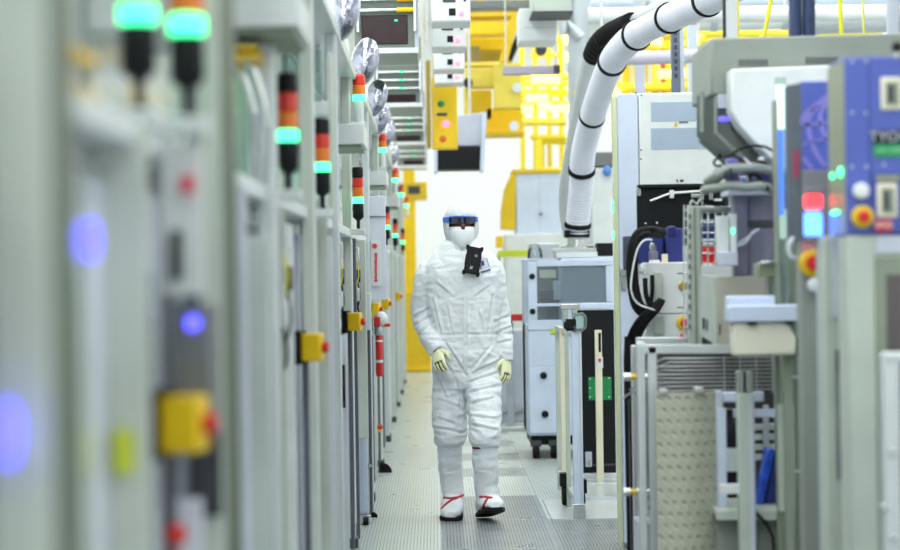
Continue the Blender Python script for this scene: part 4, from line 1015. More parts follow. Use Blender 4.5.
# near aluminium frame at right edge
t = thing('door_frame', 'silver aluminium door frame cut off by the right picture edge', 'frame', W(893, 450, 5.22))
Y = 5.22
for (x, w_) in ((888, 0.0261), (896, 0.0261)):
    p = W(x, 450, Y); build('upright', MB().box(p.x - w_ / 2, p.x + w_ / 2, Y, Y + 0.0435, 0, W(x, 356, Y).z), ALU, t, bevel=0.0043)
build('top_bar', MB().px(884, 352, 960, 362, Y - 0.0029, 0.0435), ALU, t, bevel=0.0043)
build('glass_panel', MB().box(W(901, 450, Y).x, W(960, 450, Y).x, Y + 0.0174, Y + 0.0261, (.3), W(900, 363, Y).z), GLASS, t)
build('far_upright', MB().box(W(955, 450, Y).x, W(962, 450, Y).x, Y, Y + 0.0435, 0, W(955, 356, Y).z), ALU, t)
for (x, y) in ((892, 451), (893, 537), (884, 507)): build('knob', MB().lathe([(0, 0), (0.0101, 0), (0.0087, 0.0174), (0, 0.0188)], W(x, y, Y), 16, 'Y'), STEEL, t)

# white-blue cabinet with window (mid) 
t = thing('process_module', 'bluish white wheeled cabinet with window and black latches under the white hose', 'cabinet', W(570, 455, 15.2))
Y = 15.0
xa, xb = W(528, 350, Y).x, W(613, 350, Y).x; zt = W(570, 258, Y).z
zb = W(545, 436, Y).z
build('body', MB().box(xa + .26, xb, Y + .03, Y + .9, zb, zt).box(xa, xa + .26, Y + .03, Y + .9, zb, W(545, 325, Y).z).box(xa, xb, Y + .5, Y + .9, zb, zt), BLUEW, t, bevel=.006)
build('lower_door', MB().box(xa + .005, xa + .25, Y, Y + .03, zb + .02, W(545, 330, Y).z), BLUEW, t, bevel=.005)
fr = MB(); x = W(528, 290, Y).x
def fb(x0, y0, x1, y1, m=BLUEW): build('window_frame', MB().px(x0, y0, x1, y1, Y - .01, .05), m, t, bevel=.004)
fb(528, 262, 537, 320); fb(537, 260, 613, 266); fb(606, 266, 613, 302); fb(537, 303, 613, 306); fb(528, 320, 562, 330)
build('window', MB().px(536, 266, 606, 303, Y + .005, .006).px(536, 303, 562, 320, Y + .005, .006), GLASS, t)
build('back_wall', MB().px(534, 264, 608, 320, Y + .42, .02), GREY, t)
build('instrument', MB().px(540, 290, 562, 302, Y + .2, .15), DGREY, t, bevel=.004)
build('instrument', MB().px(554, 281, 569, 300, Y + .15, .1).px(562, 279, 585, 282, Y + .12, .1), LAV, t, bevel=.004)
build('instrument', MB().lathe([(0, -.06), (.06, -.06), (.06, .06), (0, .06)], W(590, 283, Y + .2), 24, 'Y'), LAV, t)
build('instrument', MB().ell(W(586, 291, Y + .12), .03, .03, .035), mat('sky_blue_plastic', rgb(90, 140, 215), .4), t)
build('instrument', MB().px(576, 297, 596, 302, Y + .1, .1), WHITE, t, bevel=.003)
build('instrument', MB().px(571, 284, 581, 298, Y + .2, .1), DGREY, t, bevel=.003)
build('instrument', MB().px(540, 270, 556, 278, Y + .3, .08), IVORY, t, bevel=.003)
build('red_disc', MB().lathe([(0, 0), (.045, 0), (.045, .01), (0, .011)], W(604.5, 279, Y + .3), 24, 'Y'), WHITE, t)
build('latch', MB().lathe([(0, 0), (.022, 0), (.022, .02), (0, .022)], W(532, 276.5, Y), 20, 'Y').lathe([(0, 0), (.022, 0), (.022, .02), (0, .022)], W(532.5, 311.5, Y), 20, 'Y'), BLACK, t)
for (x, y) in ((543.5, 375.5), (545, 414)): build('latch', MB().lathe([(0, 0), (.026, 0), (.026, .02), (0, .022)], W(x, y, Y), 20, 'Y'), BLACK, t)
build('door_seam', MB().px(529, 365, 556, 366, Y - .001, .004), LAV, t)
build('dark_plinth', MB().box(xa + .02, xb, Y + .1, Y + .85, .1, zb), BLACK, t)
for x in (536, 554, 590):
    q = W(x, 450, Y + .08)
    c = build('caster_wheel', MB().lathe([(0, -.025), (.05, -.025), (.055, -.02), (.055, .02), (.05, .025), (0, .025)], (q.x, Y + .08, .055), 24, 'X'), RUBBER, t)
    build('caster_fork', MB().box(q.x - .04, q.x + .04, Y + .05, Y + .11, .09, .14), DGREY, c, bevel=.003)
build('top_step', MB().px(556, 252, 598, 257.5, Y + .1, .3), WHITE, t, bevel=.004)
build('top_plate', MB().px(553, 248, 598, 252, Y + .12, .3), STEEL, t, bevel=.004)
build('dark_box', MB().px(597, 243, 613, 256, Y + .1, .2), BLACK, t, bevel=.003)
ce = W(577, 246, Y + .25)
build('hose_flange', MB().lathe([(.13, W(577, 249, Y).z - .01), (.13, W(577, 246, Y).z), (.075, W(577, 244, Y).z), (.07, W(577, 231, Y).z)], (ce.x, ce.y, 0), 28), STEEL, t)
build('clear_dome', MB().lathe([(.06, 0), (.055, .06), (.03, .10), (0, .11)], W(535, 258, Y + .3), 24), GLASS, t)

# white corrugated exhaust hose rising over the aisle
t = thing('exhaust_hose', 'white ribbed exhaust hose with black straps rising from the bluish cabinet', 'hose', (ce.x, ce.y, W(577, 231, 15.2).z))
path = [W(577, 236, 15.25), W(578.5, 215, 15.2), W(581, 190, 15.1), W(583, 155, 14.9), W(591, 121, 14.6), W(601, 89, 14.2), W(612, 62, 13.8), W(623, 47, 13.4), W(637, 35, 13.0), W(654, 25.5, 12.6), W(672, 17, 12.2), W(692, 8, 11.9), W(715, -3, 11.5), W(745, -18, 11.1)]
P = smooth_path(path, .012)
n1 = int(len(P) * .60)
R = []
for i, q in enumerate(P):
    base = .086 + .002 * i / len(P)
    R.append(base + (.007 if i % 2 and i < n1 else 0))
build('hose', MB().tube(P, R, 28), HOSE, t)
def strap(x, y):
    i = min(range(len(P)), key=lambda k: (W(x, y, P[k].y) - P[k]).length)
    d = (P[min(i + 2, len(P) - 1)] - P[max(i - 2, 0)]).normalized()
    build('strap', MB().tube([P[i] - d * .014, P[i] + d * .014], R[i] + .010, 28), RUBBER, t)
    j = P[i] + Vector((-.09, -.07, .02))
for (x, y) in ((577.5, 225), (580, 170), (592, 116), (612, 62), (637, 35), (670, 18), (708, 1)): strap(x, y)
build('end_collar', MB().cyl(P[0] + Vector((0, 0, -.012)), P[0] + Vector((0, 0, .045)), .098, 28), RUBBER, t)
t = thing('duct_pipe', 'smooth grey duct with black elbow running behind the white ribbed hose', 'duct', W(566, 205, 15.6))
path = [W(571, 236, 15.6), W(567, 210, 15.6), W(567.5, 185, 15.5), W(573, 150, 15.3), W(581, 105, 15.0), W(591, 56, 14.6)]
build('duct', MB().tube(smooth_path(path, .04), .062, 24), HOSEG, t)
build('elbow', ribbed(MB(), [W(593, 58, 14.3), W(597, 48, 14.2), W(603, 40, 14.1), W(611, 34, 14.0), W(621, 29, 13.8), W(632, 24, 13.6)], .068, .045, .014, 20), RUBBER, t)
build('upper_duct', MB().tube(smooth_path([W(636, 24, 13.7), W(665, 8, 13.0), W(700, -6, 12.3)], .05), .07, 20), HOSEG, t)
# ------------------------------------------------------------------ overhead and background
# control boxes in a line under the ceiling
def make_ctrl():
    r = thing('control_box', '', 'control box', (0, 0, 0), 'white control boxes hanging over the aisle')
    build('casing', MB().box(-.125, .125, 0, .34, 0, .20), WHITE, r, bevel=.006)
    build('front_plate', MB().box(-.12, .12, -.006, .0, .008, .192), WHITE, r, bevel=.003)
    build('display', MB().box(-.05, .03, -.012, -.004, .125, .15), DGREY, r)
    build('socket', MB().box(-.012, .03, -.014, -.004, .04, .085), BLACK, r, bevel=.003)
    build('led', MB().ell((.068, -.012, .05), .017, .008, .017), GLLED, r, label='lit pink-red indicator')
    build('button', MB().lathe([(0, 0), (.008, 0), (.008, .01), (0, .011)], (.09, -.006, .135), 14, 'Y'), BLACK, r)
    for x in (-.1, .1): build('hanger_rod', MB().cyl((x, .17, .20), (x, .17, ZC - 3.0), .008), STEEL, r)
    return r
cb = make_ctrl()
for i, (D, lab) in enumerate(((12.7, 'white hanging control box with pink-red light, nearest of four'), (14.2, 'second white hanging control box with pink-red light from the camera'),
                              (15.8, 'third white hanging control box with pink-red light from the camera'), (17.0, 'farthest white hanging control box, right above the yellow panel'))):
    o = cb if i == 0 else copy_tree(cb)
    b = W(449 if i else 451, 22, 12.7) if i == 0 else W(449, 48 if i == 1 else 70 if i == 2 else 83.5, D)
    place(o, (b.x, D, b.z), lab)
t = thing('pendant_station', 'golden yellow hanging panel with green and red lights under the white control boxes', 'panel', W(445, 150, 17.6))
Y = 17.6
build('panel', MB().px(432, 78, 457.5, 149, Y, .15), YEL, t, bevel=.008)
build('green_button', MB().ell(W(441, 104, Y), .03, .012, .03), GREENP, t)
build('red_lamp', MB().ell(W(446, 124, Y), .035, .012, .03), GLLED, t)
build('orange_lamp', MB().ell(W(443, 139, Y), .03, .012, .03), ORANGE, t)
build('dark_print', MB().px(437, 113, 447, 116, Y - .004, .006), DGREY, t)
for x in (434, 455): p = W(x, 80, Y + .08); build('hanger_rod', MB().cyl(p, (p.x, p.y, ZC), .012), YEL, t)

t = thing('overhead_carrier', 'grey overhead carrier holding a wide black box above the aisle', 'carrier', W(459, 170, 19.8))
Y = 19.8
build('black_box', MB().px(437, 147, 481, 169.5, Y, .4), BLACK, t, bevel=.01)
build('hood', MB().prism([W(452, 146, Y + .05), W(480, 146, Y + .05), W(486, 112, Y + .05), W(454, 116, Y + .05)], (0, .3, 0)), LAV, t, bevel=.008)
build('side_plate', MB().prism([W(480, 171, Y), W(484, 171, Y), W(487, 112, Y), W(482, 112, Y)], (0, .4, 0)), BLUEW, t)
build('side_plate', MB().prism([W(434, 172, Y), W(437.5, 172, Y), W(437.5, 140, Y), W(434, 140, Y)], (0, .4, 0)), BLUEW, t)
for x in (440, 470): p = W(x, 120, Y + .2); build('hanger_rod', MB().cyl(p, (p.x, p.y, ZC), .015), STEEL, t)

# yellow crane frame of many members
t = thing('crane_frame', 'large golden yellow overhead frame of beams, brackets and braces', 'overhead frame', W(500, 130, 22))
Y = 22.0
def yb(x0, y0, x1, y1, m=YELM, dep=.25, Yd=None, nm='beam'): build(nm, MB().px(x0, y0, x1, y1, Yd or Y, dep), m, t, bevel=.01)
yb(458, 9, 512, 64, mat('dull_gold_paint', rgb(188, 164, 60), .5, var=.2, scale=3), .1, 22.9, 'back_plate'); yb(452, 8, 520, 17); yb(462, 22, 510, 34, YEL); yb(466, 38, 505, 50, YELM, .2, 22.6); yb(440, 0, 560, 8, GREY, .3, 20.5)
build('brace', MB().bar(W(518, 8, Y - .3), W(503, 62, Y - .3), .09), YELM, t)
build('brace', MB().bar(W(522, 30, Y - .2), W(509, 60, Y - .2), .07), BLACK, t)
yb(462, 62, 500, 66, CREAM, .3, 21.5); yb(465, 68, 494, 87, CREAM, .3, 21.4); yb(494, 63, 521, 108, CREAM, .3, 21.2, 'bracket_box')
yb(468, 90, 492, 120, YELM, .2); yb(464, 88, 470, 130, CREAM, .2, 21.6)
yb(486, 108, 520, 133, YEL, .3); yb(484, 131, 524, 136, YELM, .4, 21.8); yb(511, 66, 522, 130, YELM, .2, 22.5)
build('wheel', MB().lathe([(0, -.05), (.05, -.05), (.05, .05), (0, .05)], W(468, 83, 21.3), 20, 'Y'), BLACK, t)
build('wheel', MB().lathe([(0, -.05), (.06, -.05), (.06, .05), (0, .05)], W(541, 50, 21.3), 20, 'Y'), DGREY, t)
for (x, y) in ((514, 126), (517, 88)): build('bolt_head', MB().lathe([(0, -.05), (.05, -.05), (.05, .05), (0, .05)], W(x, y, 21.2), 16, 'Y'), WHITE, t)
for x in (456, 480, 508): p = W(x, 10, Y + .12); build('hanger', MB().cyl(p, (p.x, p.y, ZC), .04), YEL, t)
yb(462, 46, 480, 62, mat('bronze_grey', rgb(150, 140, 90), .5), .2, 22.4, 'motor')

# yellow louvre rack with lit lamps
t = thing('pipe_rack', 'bright yellow pipe rack glowing with yellow lamps beside the silver duct', 'pipe rack', W(545, 150, 26))
Y = 26.0
for k, (y, x0, x1, m) in enumerate(((40, 520, 570, LEMON), (55, 530, 572, LEMON), (77, 522, 572, CREAM), (84, 520, 572, LEMON), (93, 520, 570, LEMON), (103, 520, 572, LEMON), (122, 520, 566, CREAM), (137, 530, 566, LEMON), (141, 534, 568, LEMON), (170, 538, 566, LEMON))):
    build('pipe', MB().cyl(W(x0, y, Y + .1 * (k % 3)), W(x1, y, Y + .1 * (k % 3)), .035 if k % 2 else .05), m, t)
for x in (523, 536, 550, 562): build('riser', MB().cyl(W(x, 175, Y + .4), (W(x, 100, Y + .4).x, Y + .4, ZC), .035), LEMON if x != 550 else CREAM, t)
for (x0, x1, y) in ((522, 533, 109), (538, 552, 107), (556, 568, 108), (531, 560, 80), (526, 548, 98), (563, 568, 57), (562, 569, 40)):
    build('lamp', MB().cyl(W(x0, y, Y - .15), W(x1, y, Y - .15), .055), GLY, t, label='glowing bar painting a highlight')
build('standoff', MB().px(536, 139, 542, 178, Y - .1, .1), LEMON, t)
build('foot_post', MB().box(W(541, 170, Y + .2).x, W(545, 170, Y + .2).x, Y + .2, Y + .25, 0, 3.2), CREAM, t)

t = thing('hanging_cabinet', 'white cabinet hung from the ceiling left of the silver duct', 'hanging cabinet', W(540, 42, 17))
Y = 17.0
build('lower_box', MB().px(519, 8, 557, 41, Y, .5), WHITE, t, bevel=.01)
build('upper_box', MB().px(533, -14, 572, 12, Y - .5, .6), PALEG, t, bevel=.01)
build('seam', MB().px(524, 27, 556, 28, Y - .004, .01), LAV, t)
build('dark_edge', MB().px(532, 11, 573, 13, Y - .52, .5), DGREY, t)
for x in (536, 566): p = W(x, -10, Y - .2); build('hanger_rod', MB().cyl(p, (p.x, p.y, ZC), .02), STEEL, t)
t = thing('cross_beam', 'grey-purple beam hanging below the white ceiling cabinet', 'beam', W(531, 70, 18.6))
build('beam', MB().px(503, 66, 557, 74, 18.6, .12), mat('grey_purple', rgb(176, 168, 184), .5), t, bevel=.006)
build('end_cap', MB().px(554, 65, 560, 73, 18.58, .16), DGREY, t, bevel=.004)
for x in (506, 556): p = W(x, 67, 18.66); build('hanger', MB().cyl(p, (p.x, p.y, ZC), .007), STEEL, t)

t = thing('exhaust_stack', 'tall silver exhaust duct with side branch behind the white hose', 'duct', W(580, 230, 18.5))
p = W(580, 120, 18.5)
build('duct', MB().lathe([(.105, .0), (.105, 3.0), (.112, 3.0), (.112, 3.06), (.105, 3.06), (.105, ZC - .0)], (p.x, p.y, 0), 32), GALV, t)
build('branch', MB().tube(smooth_path([W(580, 38, 18.4), W(568, 24, 18.4), W(563, 15, 18.4), (W(561, -20, 18.4).x, 18.4, ZC)], .08), .06, 18), GALV, t)
build('yellow_clamp', MB().px(574, 90, 588, 96, 18.35, .05), YEL, t, bevel=.006)
build('wall_stub', MB().cyl(W(562, 28, 18.5), W(580, 28, 18.5), .05), STEEL, t)

# white cabinets in the distance
t = thing('storage_cabinet', 'blurred white cabinet with yellow curved guard standing behind the worker', 'cabinet', W(545, 235, 24))
Y = 23.0
build('upper_body', MB().px(516, 173, 566, 234, Y, .8), BLUEW, t, bevel=.01)
build('lower_body', MB().box(W(505, 240, Y).x, W(572, 240, Y).x, Y - .1, Y + .9, 0, W(540, 234, Y).z), WHITE, t, bevel=.01)
build('top_trim', MB().px(512, 169, 560, 173.5, Y - .02, .6), YELM, t, bevel=.006)
build('curved_guard', MB().prism([W(516, 173, Y - .02), W(510, 176, Y - .02), W(504, 190, Y - .02), W(501, 212, Y - .02), W(501, 229, Y - .02), W(515, 230, Y - .02)], (0, .3, 0)), YELM, t, bevel=.006)
build('seam', MB().px(539, 175, 540, 232, Y - .004, .01), LAV, t)
build('yellow_knob', MB().px(496, 236, 503, 248, Y - .2, .1), YEL, t, bevel=.006)
build('knob', MB().ell(W(541, 214, Y), .02, .02, .02), GREY, t)
t = thing('storage_cabinet', 'blurred pale cabinet right of white hose, beside tall white tool enclosure', 'cabinet', W(602, 245, 20))
Y = 20.0
build('body', MB().box(W(589, 240, Y).x, W(616, 240, Y).x, Y, Y + .6, 0, W(602, 168, Y).z), WHITE, t, bevel=.01)
build('dark_top', MB().px(592, 152, 618, 166, Y, .4), GREY, t, bevel=.006)
build('blue_lamp', MB().ell(W(607, 171, Y - .05), .045, .03, .055), mat('sky_blue_plastic', rgb(90, 140, 215), .4), t)
t = thing('barrier_tape', 'yellow-green barrier rail across the back beside the worker', 'barrier', W(530, 255, 20.5))
Y = 20.5
build('rail', MB().px(498, 250, 530, 257, Y, .04), TAPE, t, bevel=.004)
for x in (499, 529): p = W(x, 253, Y + .06); build('post', MB().cyl((p.x, p.y, 0), p, .02), STEEL, t)
t = thing('equipment_box', 'dull steel box on the floor stand behind the bluish cabinet', 'box', W(534, 262, 17.5))
build('casing', MB().px(530, 243, 560, 262, 17.5, .4), GALV, t, bevel=.01)
build('stand', MB().box(W(531, 262, 17.5).x, W(559, 262, 17.5).x, 17.55, 17.85, 0, W(545, 262, 17.5).z), GREY, t)
t = thing('stanchion', 'grey post with red handle standing between worker and bluish cabinet', 'post', (W(510, 400, 17.8).x, 17.8, 0))
p = W(511, 420, 17.8)
build('post', MB().box(p.x - .035, p.x + .035, 17.8, 17.86, 0, W(511, 322, 17.8).z), GALV, t, bevel=.006)
build('foot', MB().box(p.x - .12, p.x + .16, 17.7, 17.96, 0, .04), STEEL, t, bevel=.004)
build('red_handle', MB().px(511, 314, 525, 321, 17.76, .05), RED, t, bevel=.01)
build('dark_grip', MB().px(508.5, 320, 512, 327, 17.77, .05), BLACK, t)
t = thing('floor_cabinet', 'grey panel cabinet standing behind the post with red handle', 'cabinet', W(517, 418, 18.6))
build('body', MB().box(W(500, 400, 18.8).x, W(524, 400, 18.8).x, 18.8, 19.4, 0, W(512, 330, 18.8).z), LAV, t, bevel=.008)
build('door_line', MB().px(512, 335, 513, 412, 18.796, .006), GREY, t)
build('foot_rail', MB().px(500, 408, 524, 412, 18.76, .04), STEEL, t)

# yellow columns at the end of the left row
t = thing('safety_column', 'golden yellow column closing the far end of the left row', 'column', W(412, 372, 28.6))
Y = 28.6
build('lower_panel', MB().box(W(402, 330, Y).x, W(431, 330, Y).x, Y, Y + .3, 0, W(410, 292, Y).z), YELM, t, bevel=.01)
build('column', MB().box(W(404, 250, Y).x, W(416, 250, Y).x, Y + .02, Y + .2, 0, W(410, 165, Y).z), YEL, t, bevel=.01)
build('top_bracket', MB().px(399, 182, 427, 200, Y, .3), YELM, t, bevel=.01)
build('dark_notch', MB().px(408, 186, 420, 194, Y - .01, .03), DGREY, t)
build('foot_rail', MB().px(402, 366, 431, 371, Y - .05, .06), YEL, t)
t = thing('hanging_column', 'golden yellow upright hanging beside the overhead units near ceiling', 'column', W(424, 140, 24.5))
build('upright', MB().px(426, 60, 431, 148, 24.5, .2), mat('muted_gold_paint', rgb(150, 130, 40), .5), t, bevel=.01)
p = W(427, 40, 24.6); build('hanger', MB().cyl(p, (p.x, p.y, ZC), .012), STEEL, t)

# service pipes over the right side
def pipe(lab, m, x0, y0, x1, y1, D, r, extra=0):
    a, b = W(x0, y0, D), W(x1, y1, D)
    t = thing('service_pipe', lab, 'pipe', (a + b) / 2, 'ceiling pipes at upper right')
    build('pipe', MB().cyl(a, b, r), m, t)
    for f in (.15, .85):
        q = a.lerp(b, f); build('hanger', MB().cyl(q, (q.x, q.y, ZC), .012), STEEL, t)
        d = (b - a).normalized(); build('clamp', MB().cyl(q - d * .03, q + d * .03, r + .008), GALV, t)
    return t
pipe('white horizontal pipe high above tall white enclosure', WHITE, 588, 16, 960, 12, 17.0, .07)
pipe('grey-mauve horizontal pipe crossing behind the white hose', mat('mauve_pipe', rgb(196, 192, 206), .45), 585, 60, 700, 56, 16.0, .055)
pipe('orange horizontal pipe near the top right', ORANGE, 690, 21, 960, 10, 19.0, .035)
pipe('thick white horizontal duct behind the twin navy hoses', WHITE, 698, 20, 800, 18, 18.0, .10)
pipe('pale grey duct at the top right corner', GALV, 790, 24, 960, 20, 18.2, .10)
pipe('white duct at the very top right behind yellow cables', BLUEW, 590, 3, 960, -2, 20.0, .10)
def vpole(lab, cat, name, m, x, y1, D, w, grp=None):
    p = W(x, 20, D); t = thing(name, lab, cat, (p.x, D, W(x, y1, D).z), grp)
    return t, p
t, p = vpole('slate blue ceiling column between white hose and grey hood', 'column', 'ceiling_column', None, 678, 95, 14.0, 0)
build('profile', MB().box(p.x - .045, p.x + .035, 14.0, 14.1, 0, ZC), mat('slate_blue_paint', rgb(118, 126, 150), .5), t, bevel=.006)
build('face', MB().box(p.x + .01, p.x + .038, 13.99, 14.0, 0, ZC), LAV, t)
mb = MB()
for k in range(14): mb.box(p.x - .03, p.x - .01, 13.994, 14.002, 2.75 + k * .05, 2.78 + k * .05)
build('perforation', mb, DGREY, t)
t, p = vpole('slim silver post rising behind the left end of the grey hood', 'post', 'ceiling_post', None, 731, 40, 9.0, 0)
build('profile', MB().box(p.x - .024, p.x + .0281, 9.0, 9.045, 0, ZC), ALU, t, bevel=.003)
build('dark_edge', MB().box(p.x - .028, p.x - .032, 8.997, 9.045, 1.0, ZC), BLACK, t)
t, p = vpole('silver post at the upper right corner above blue load port', 'post', 'ceiling_post', None, 893, 40, 9.0, 0)
build('profile', MB().box(p.x - .020, p.x + .028, 9.0, 9.045, 0, ZC), LAV, t, bevel=.003)
build('dark_edge', MB().box(p.x + .028, p.x + .0283, 8.997, 9.045, 1.0, ZC), GREY, t)
t, p = vpole('pale mid-distance column behind the mauve pipe', 'column', 'ceiling_column', None, 640, 95, 18.5, 0)
build('profile', MB().box(p.x - .04, p.x + .05, 18.6, 18.7, 0, ZC), LAV, t, bevel=.006)
t, p = vpole('blue-grey column behind hose bend and yellow uprights', 'column', 'ceiling_column', None, 694, 95, 20.5, 0)
build('profile', MB().box(p.x - .05, p.x + .05, 20.6, 20.7, 0, ZC), BLUEW, t, bevel=.006)
ZH = W(800, 35, 7.69).z
# twin navy hoses and yellow cables
for k, (x, lab) in enumerate(((795, 'navy corrugated hose dropping onto the grey hood, left of the pair'), (808.5, 'navy corrugated hose dropping onto the grey hood, right of the pair'))):
    D = 7.95; p = W(x, 20, D)
    t = thing('corrugated_hose', lab, 'hose', W(x, 36, D), 'twin navy hoses on the hood')
    build('hose', ribbed(MB(), [(p.x, D, ZH), (p.x + .002, D, 2.6), (p.x, D, 3.2)], .025, .009, .002, 18), NAVYH, t)
    build('collar', MB().cyl((p.x, D, ZH), (p.x, D, ZH + .02), .036), BLACK, t)
    build('upper_run', MB().cyl((p.x, D, 3.2), (p.x, D, ZC), .027), NAVYH, t)
for (x0, x1, lab) in ((737, 737, 'yellow cable hanging straight beside the silver post'), (771, 757, 'yellow cable slanting down behind the grey hood'), (840, 842, 'yellow cable hanging right of the twin navy hoses'), (863, 864, 'thin yellow cable near the upper right corner')):
    D = 9.6; a = W(x1, 40, D); b = W(x0, 0, D); k = (ZC - a.z) / (b.z - a.z)
    t = thing('hanging_cable', lab, 'cable', a, 'yellow cables at upper right')
    build('cable', MB().tube(smooth_path([(a.x, D, 2.05), a, b, (b.x, D + .01, (b.z + ZC) / 2), (b.x, D, ZC)], .1), .010 if x0 != 863 else .005, 8), YCAB, t)
    build('weight', MB().cyl((a.x, D, 2.0), (a.x, D, 2.055), .011, 12), DGREY, t)
# yellow uprights and glowing bars that paint highlights in the middle distance, upper right
Y = 24.0
t = thing('pipe_rack', 'yellow upright pipes with glowing highlight bars behind white hose and enclosure top', 'pipe rack', W(655, 60, Y))
for k, (x, m, r) in enumerate(((617, LEMON, .04), (626, LEMON, .05), (634, CREAM, .03), (645, LEMON, .035), (655, CREAM, .05), (663, ORANGE, .03), (669, LEMON, .04), (686, CREAM, .05), (701, LEMON, .04))):
    p = W(x, 60, Y + .2 * (k % 2)); build('riser', MB().cyl((p.x, p.y, 0 if k % 4 == 0 else 2.2), (p.x, p.y, ZC), r), m, t)
for k, (y, m) in enumerate(((34, LEMON), (46, LEMON), (88, LEMON), (99, CREAM))):
    build('pipe', MB().cyl(W(605, y, Y - .1), W(730, y - 2, Y - .1), .05), m, t)
for (x0, x1, y) in ((658, 672, 74), (675, 686, 73), (690, 702, 38), (706, 724, 36), (652, 662, 42), (612, 620, 92), (740, 775, 33)):
    build('lamp', MB().cyl(W(x0, y, Y - .25), W(x1, y, Y - .25), .05), GLY, t, label='glowing bar painting a highlight')  # bars glow in place of highlights on the yellow pipes
t = thing('pipe_rack', 'yellow ceiling pipes showing just above the grey hood', 'pipe rack', W(800, 30, 21))
Y = 21.0
for k, (x0, x1, y, m) in enumerate(((705, 800, 35, LEMON), (815, 880, 34, LEMON), (700, 790, 42, LEMON), (808, 900, 26, CREAM))):
    build('pipe', MB().cyl(W(x0, y, Y), W(x1, y, Y), .06), m, t)
for x in (720, 765, 835, 880):
    p = W(x, 40, Y + .1); build('riser', MB().cyl((p.x, p.y, 3.5), (p.x, p.y, ZC), .03), ORANGE if x == 765 else GALV, t)
# ------------------------------------------------------------------ the worker
PD = 11.5; S = PD / F
root = thing('person', 'person in white hooded cleanroom coverall, mask and blue goggles walking towards the camera', 'person', (W(468, 520, PD).x, PD, 0))
def ring(c, t, rx, ry, n=28, pw=2.0):
    t = t.normalized(); sx = (Vector((1, 0, 0)) - t * t.x).normalized(); fy = t.cross(sx)
    out = []
    for k in range(n):
        a = 2 * math.pi * k / n; ca, sa = math.cos(a), math.sin(a)
        q = 2.0 / pw
        out.append(c + sx * (rx * math.copysign(abs(ca) ** q, ca)) + fy * (ry * math.copysign(abs(sa) ** q, sa)))
    return out
def loft(mb, rows, k=1.0, pw=2.0, dy=0.0):
    """rows: px, py, half width px, depth ratio, forward offset (metres, + is away from camera)"""
    C = [W(r[0], r[1], PD) + Vector((0, r[4] + dy, 0)) for r in rows]
    # refine
    pts = []; rad = []
    for i in range(len(C) - 1):
        m = max(1, int((C[i + 1] - C[i]).length / .03))
        for j in range(m):
            u = j / m; uu = u * u * (3 - 2 * u)
            pts.append(C[i].lerp(C[i + 1], u)); rad.append((rows[i][2] * (1 - uu) + rows[i + 1][2] * uu, rows[i][3] * (1 - u) + rows[i + 1][3] * u))
    pts.append(C[-1]); rad.append((rows[-1][2], rows[-1][3]))
    rr = []
    for i, p in enumerate(pts):
        t = (pts[min(i + 1, len(pts) - 1)] - pts[max(i - 1, 0)])
        rr.append(ring(p, t, rad[i][0] * S * k, rad[i][0] * S * rad[i][1] * k, pw=pw))
    mb.rings(rr)
TORSO = [(462, 237, 14, 1.0, .02), (462, 243, 19, .85, .02), (462, 249, 26, .70, .02), (462, 256, 33, .62, .015), (462.5, 264, 38, .60, .01), (463, 276, 40, .60, 0), (464, 300, 37.5, .62, -.005), (464, 318, 34.5, .66, -.01),
         (465, 336, 32.5, .70, -.01), (466, 352, 33.5, .72, 0), (466, 366, 34.5, .70, .01), (467, 378, 34, .66, .01), (467, 388, 30, .6, .01)]
ARML = [(436, 262, 8, 1.1, .02), (430, 268, 11, 1.1, .02), (426.5, 276, 12, 1.1, .02), (424, 290, 12.2, 1.1, .03), (421.5, 308, 11.8, 1.1, .05), (422, 322, 11.5, 1.1, .04), (428, 334, 10.6, 1.1, -.02), (434, 344, 9.6, 1.1, -.09), (438, 351, 8.2, 1.1, -.13)]
ARMR = [(488, 261, 8, 1.1, .02), (493, 267, 11, 1.1, .02), (496, 276, 11.8, 1.1, .02), (497.5, 292, 11.6, 1.1, .03), (500.5, 312, 10.6, 1.1, .05), (502.5, 328, 10.2, 1.1, .04), (505, 342, 9.6, 1.1, .02), (506, 351, 8.0, 1.1, .0), (506.5, 361, 6.2, 1.1, -.01)]
LEGL = [(452, 368, 17.5, .95, .02), (450.5, 385, 18.2, .95, .02), (449.5, 402, 18, .95, .02), (449.5, 420, 16.8, 1.0, .02), (450, 434, 16.6, 1.1, .03), (450.2, 440, 16.2, 1.1, .035), (450.5, 445, 12.5, 1.1, .04)]
LEGR = [(481, 368, 17.5, .95, 0), (483, 385, 17.8, .95, -.04), (484, 402, 16.8, .95, -.09), (484, 420, 16, 1.0, -.13), (484.5, 434, 16, 1.1, -.15), (484.5, 440, 15.4, 1.1, -.15), (484.5, 445, 12.3, 1.1, -.15)]
SHINL = [(450, 436, 13.2, 1.05, .03), (450, 452, 13.6, 1.05, .06), (450.5, 470, 13, 1.05, .09), (452, 485, 12.4, 1.1, .10), (453.5, 497, 11.5, 1.2, .10), (454, 504, 10.5, 1.2, .09)]
SHINR = [(484.5, 436, 13.4, 1.05, -.15), (484.5, 452, 13.8, 1.05, -.14), (485, 470, 13.6, 1.05, -.12), (486, 484, 13.2, 1.1, -.10), (487, 494, 12.2, 1.2, -.10), (487, 501, 11, 1.2, -.10)]
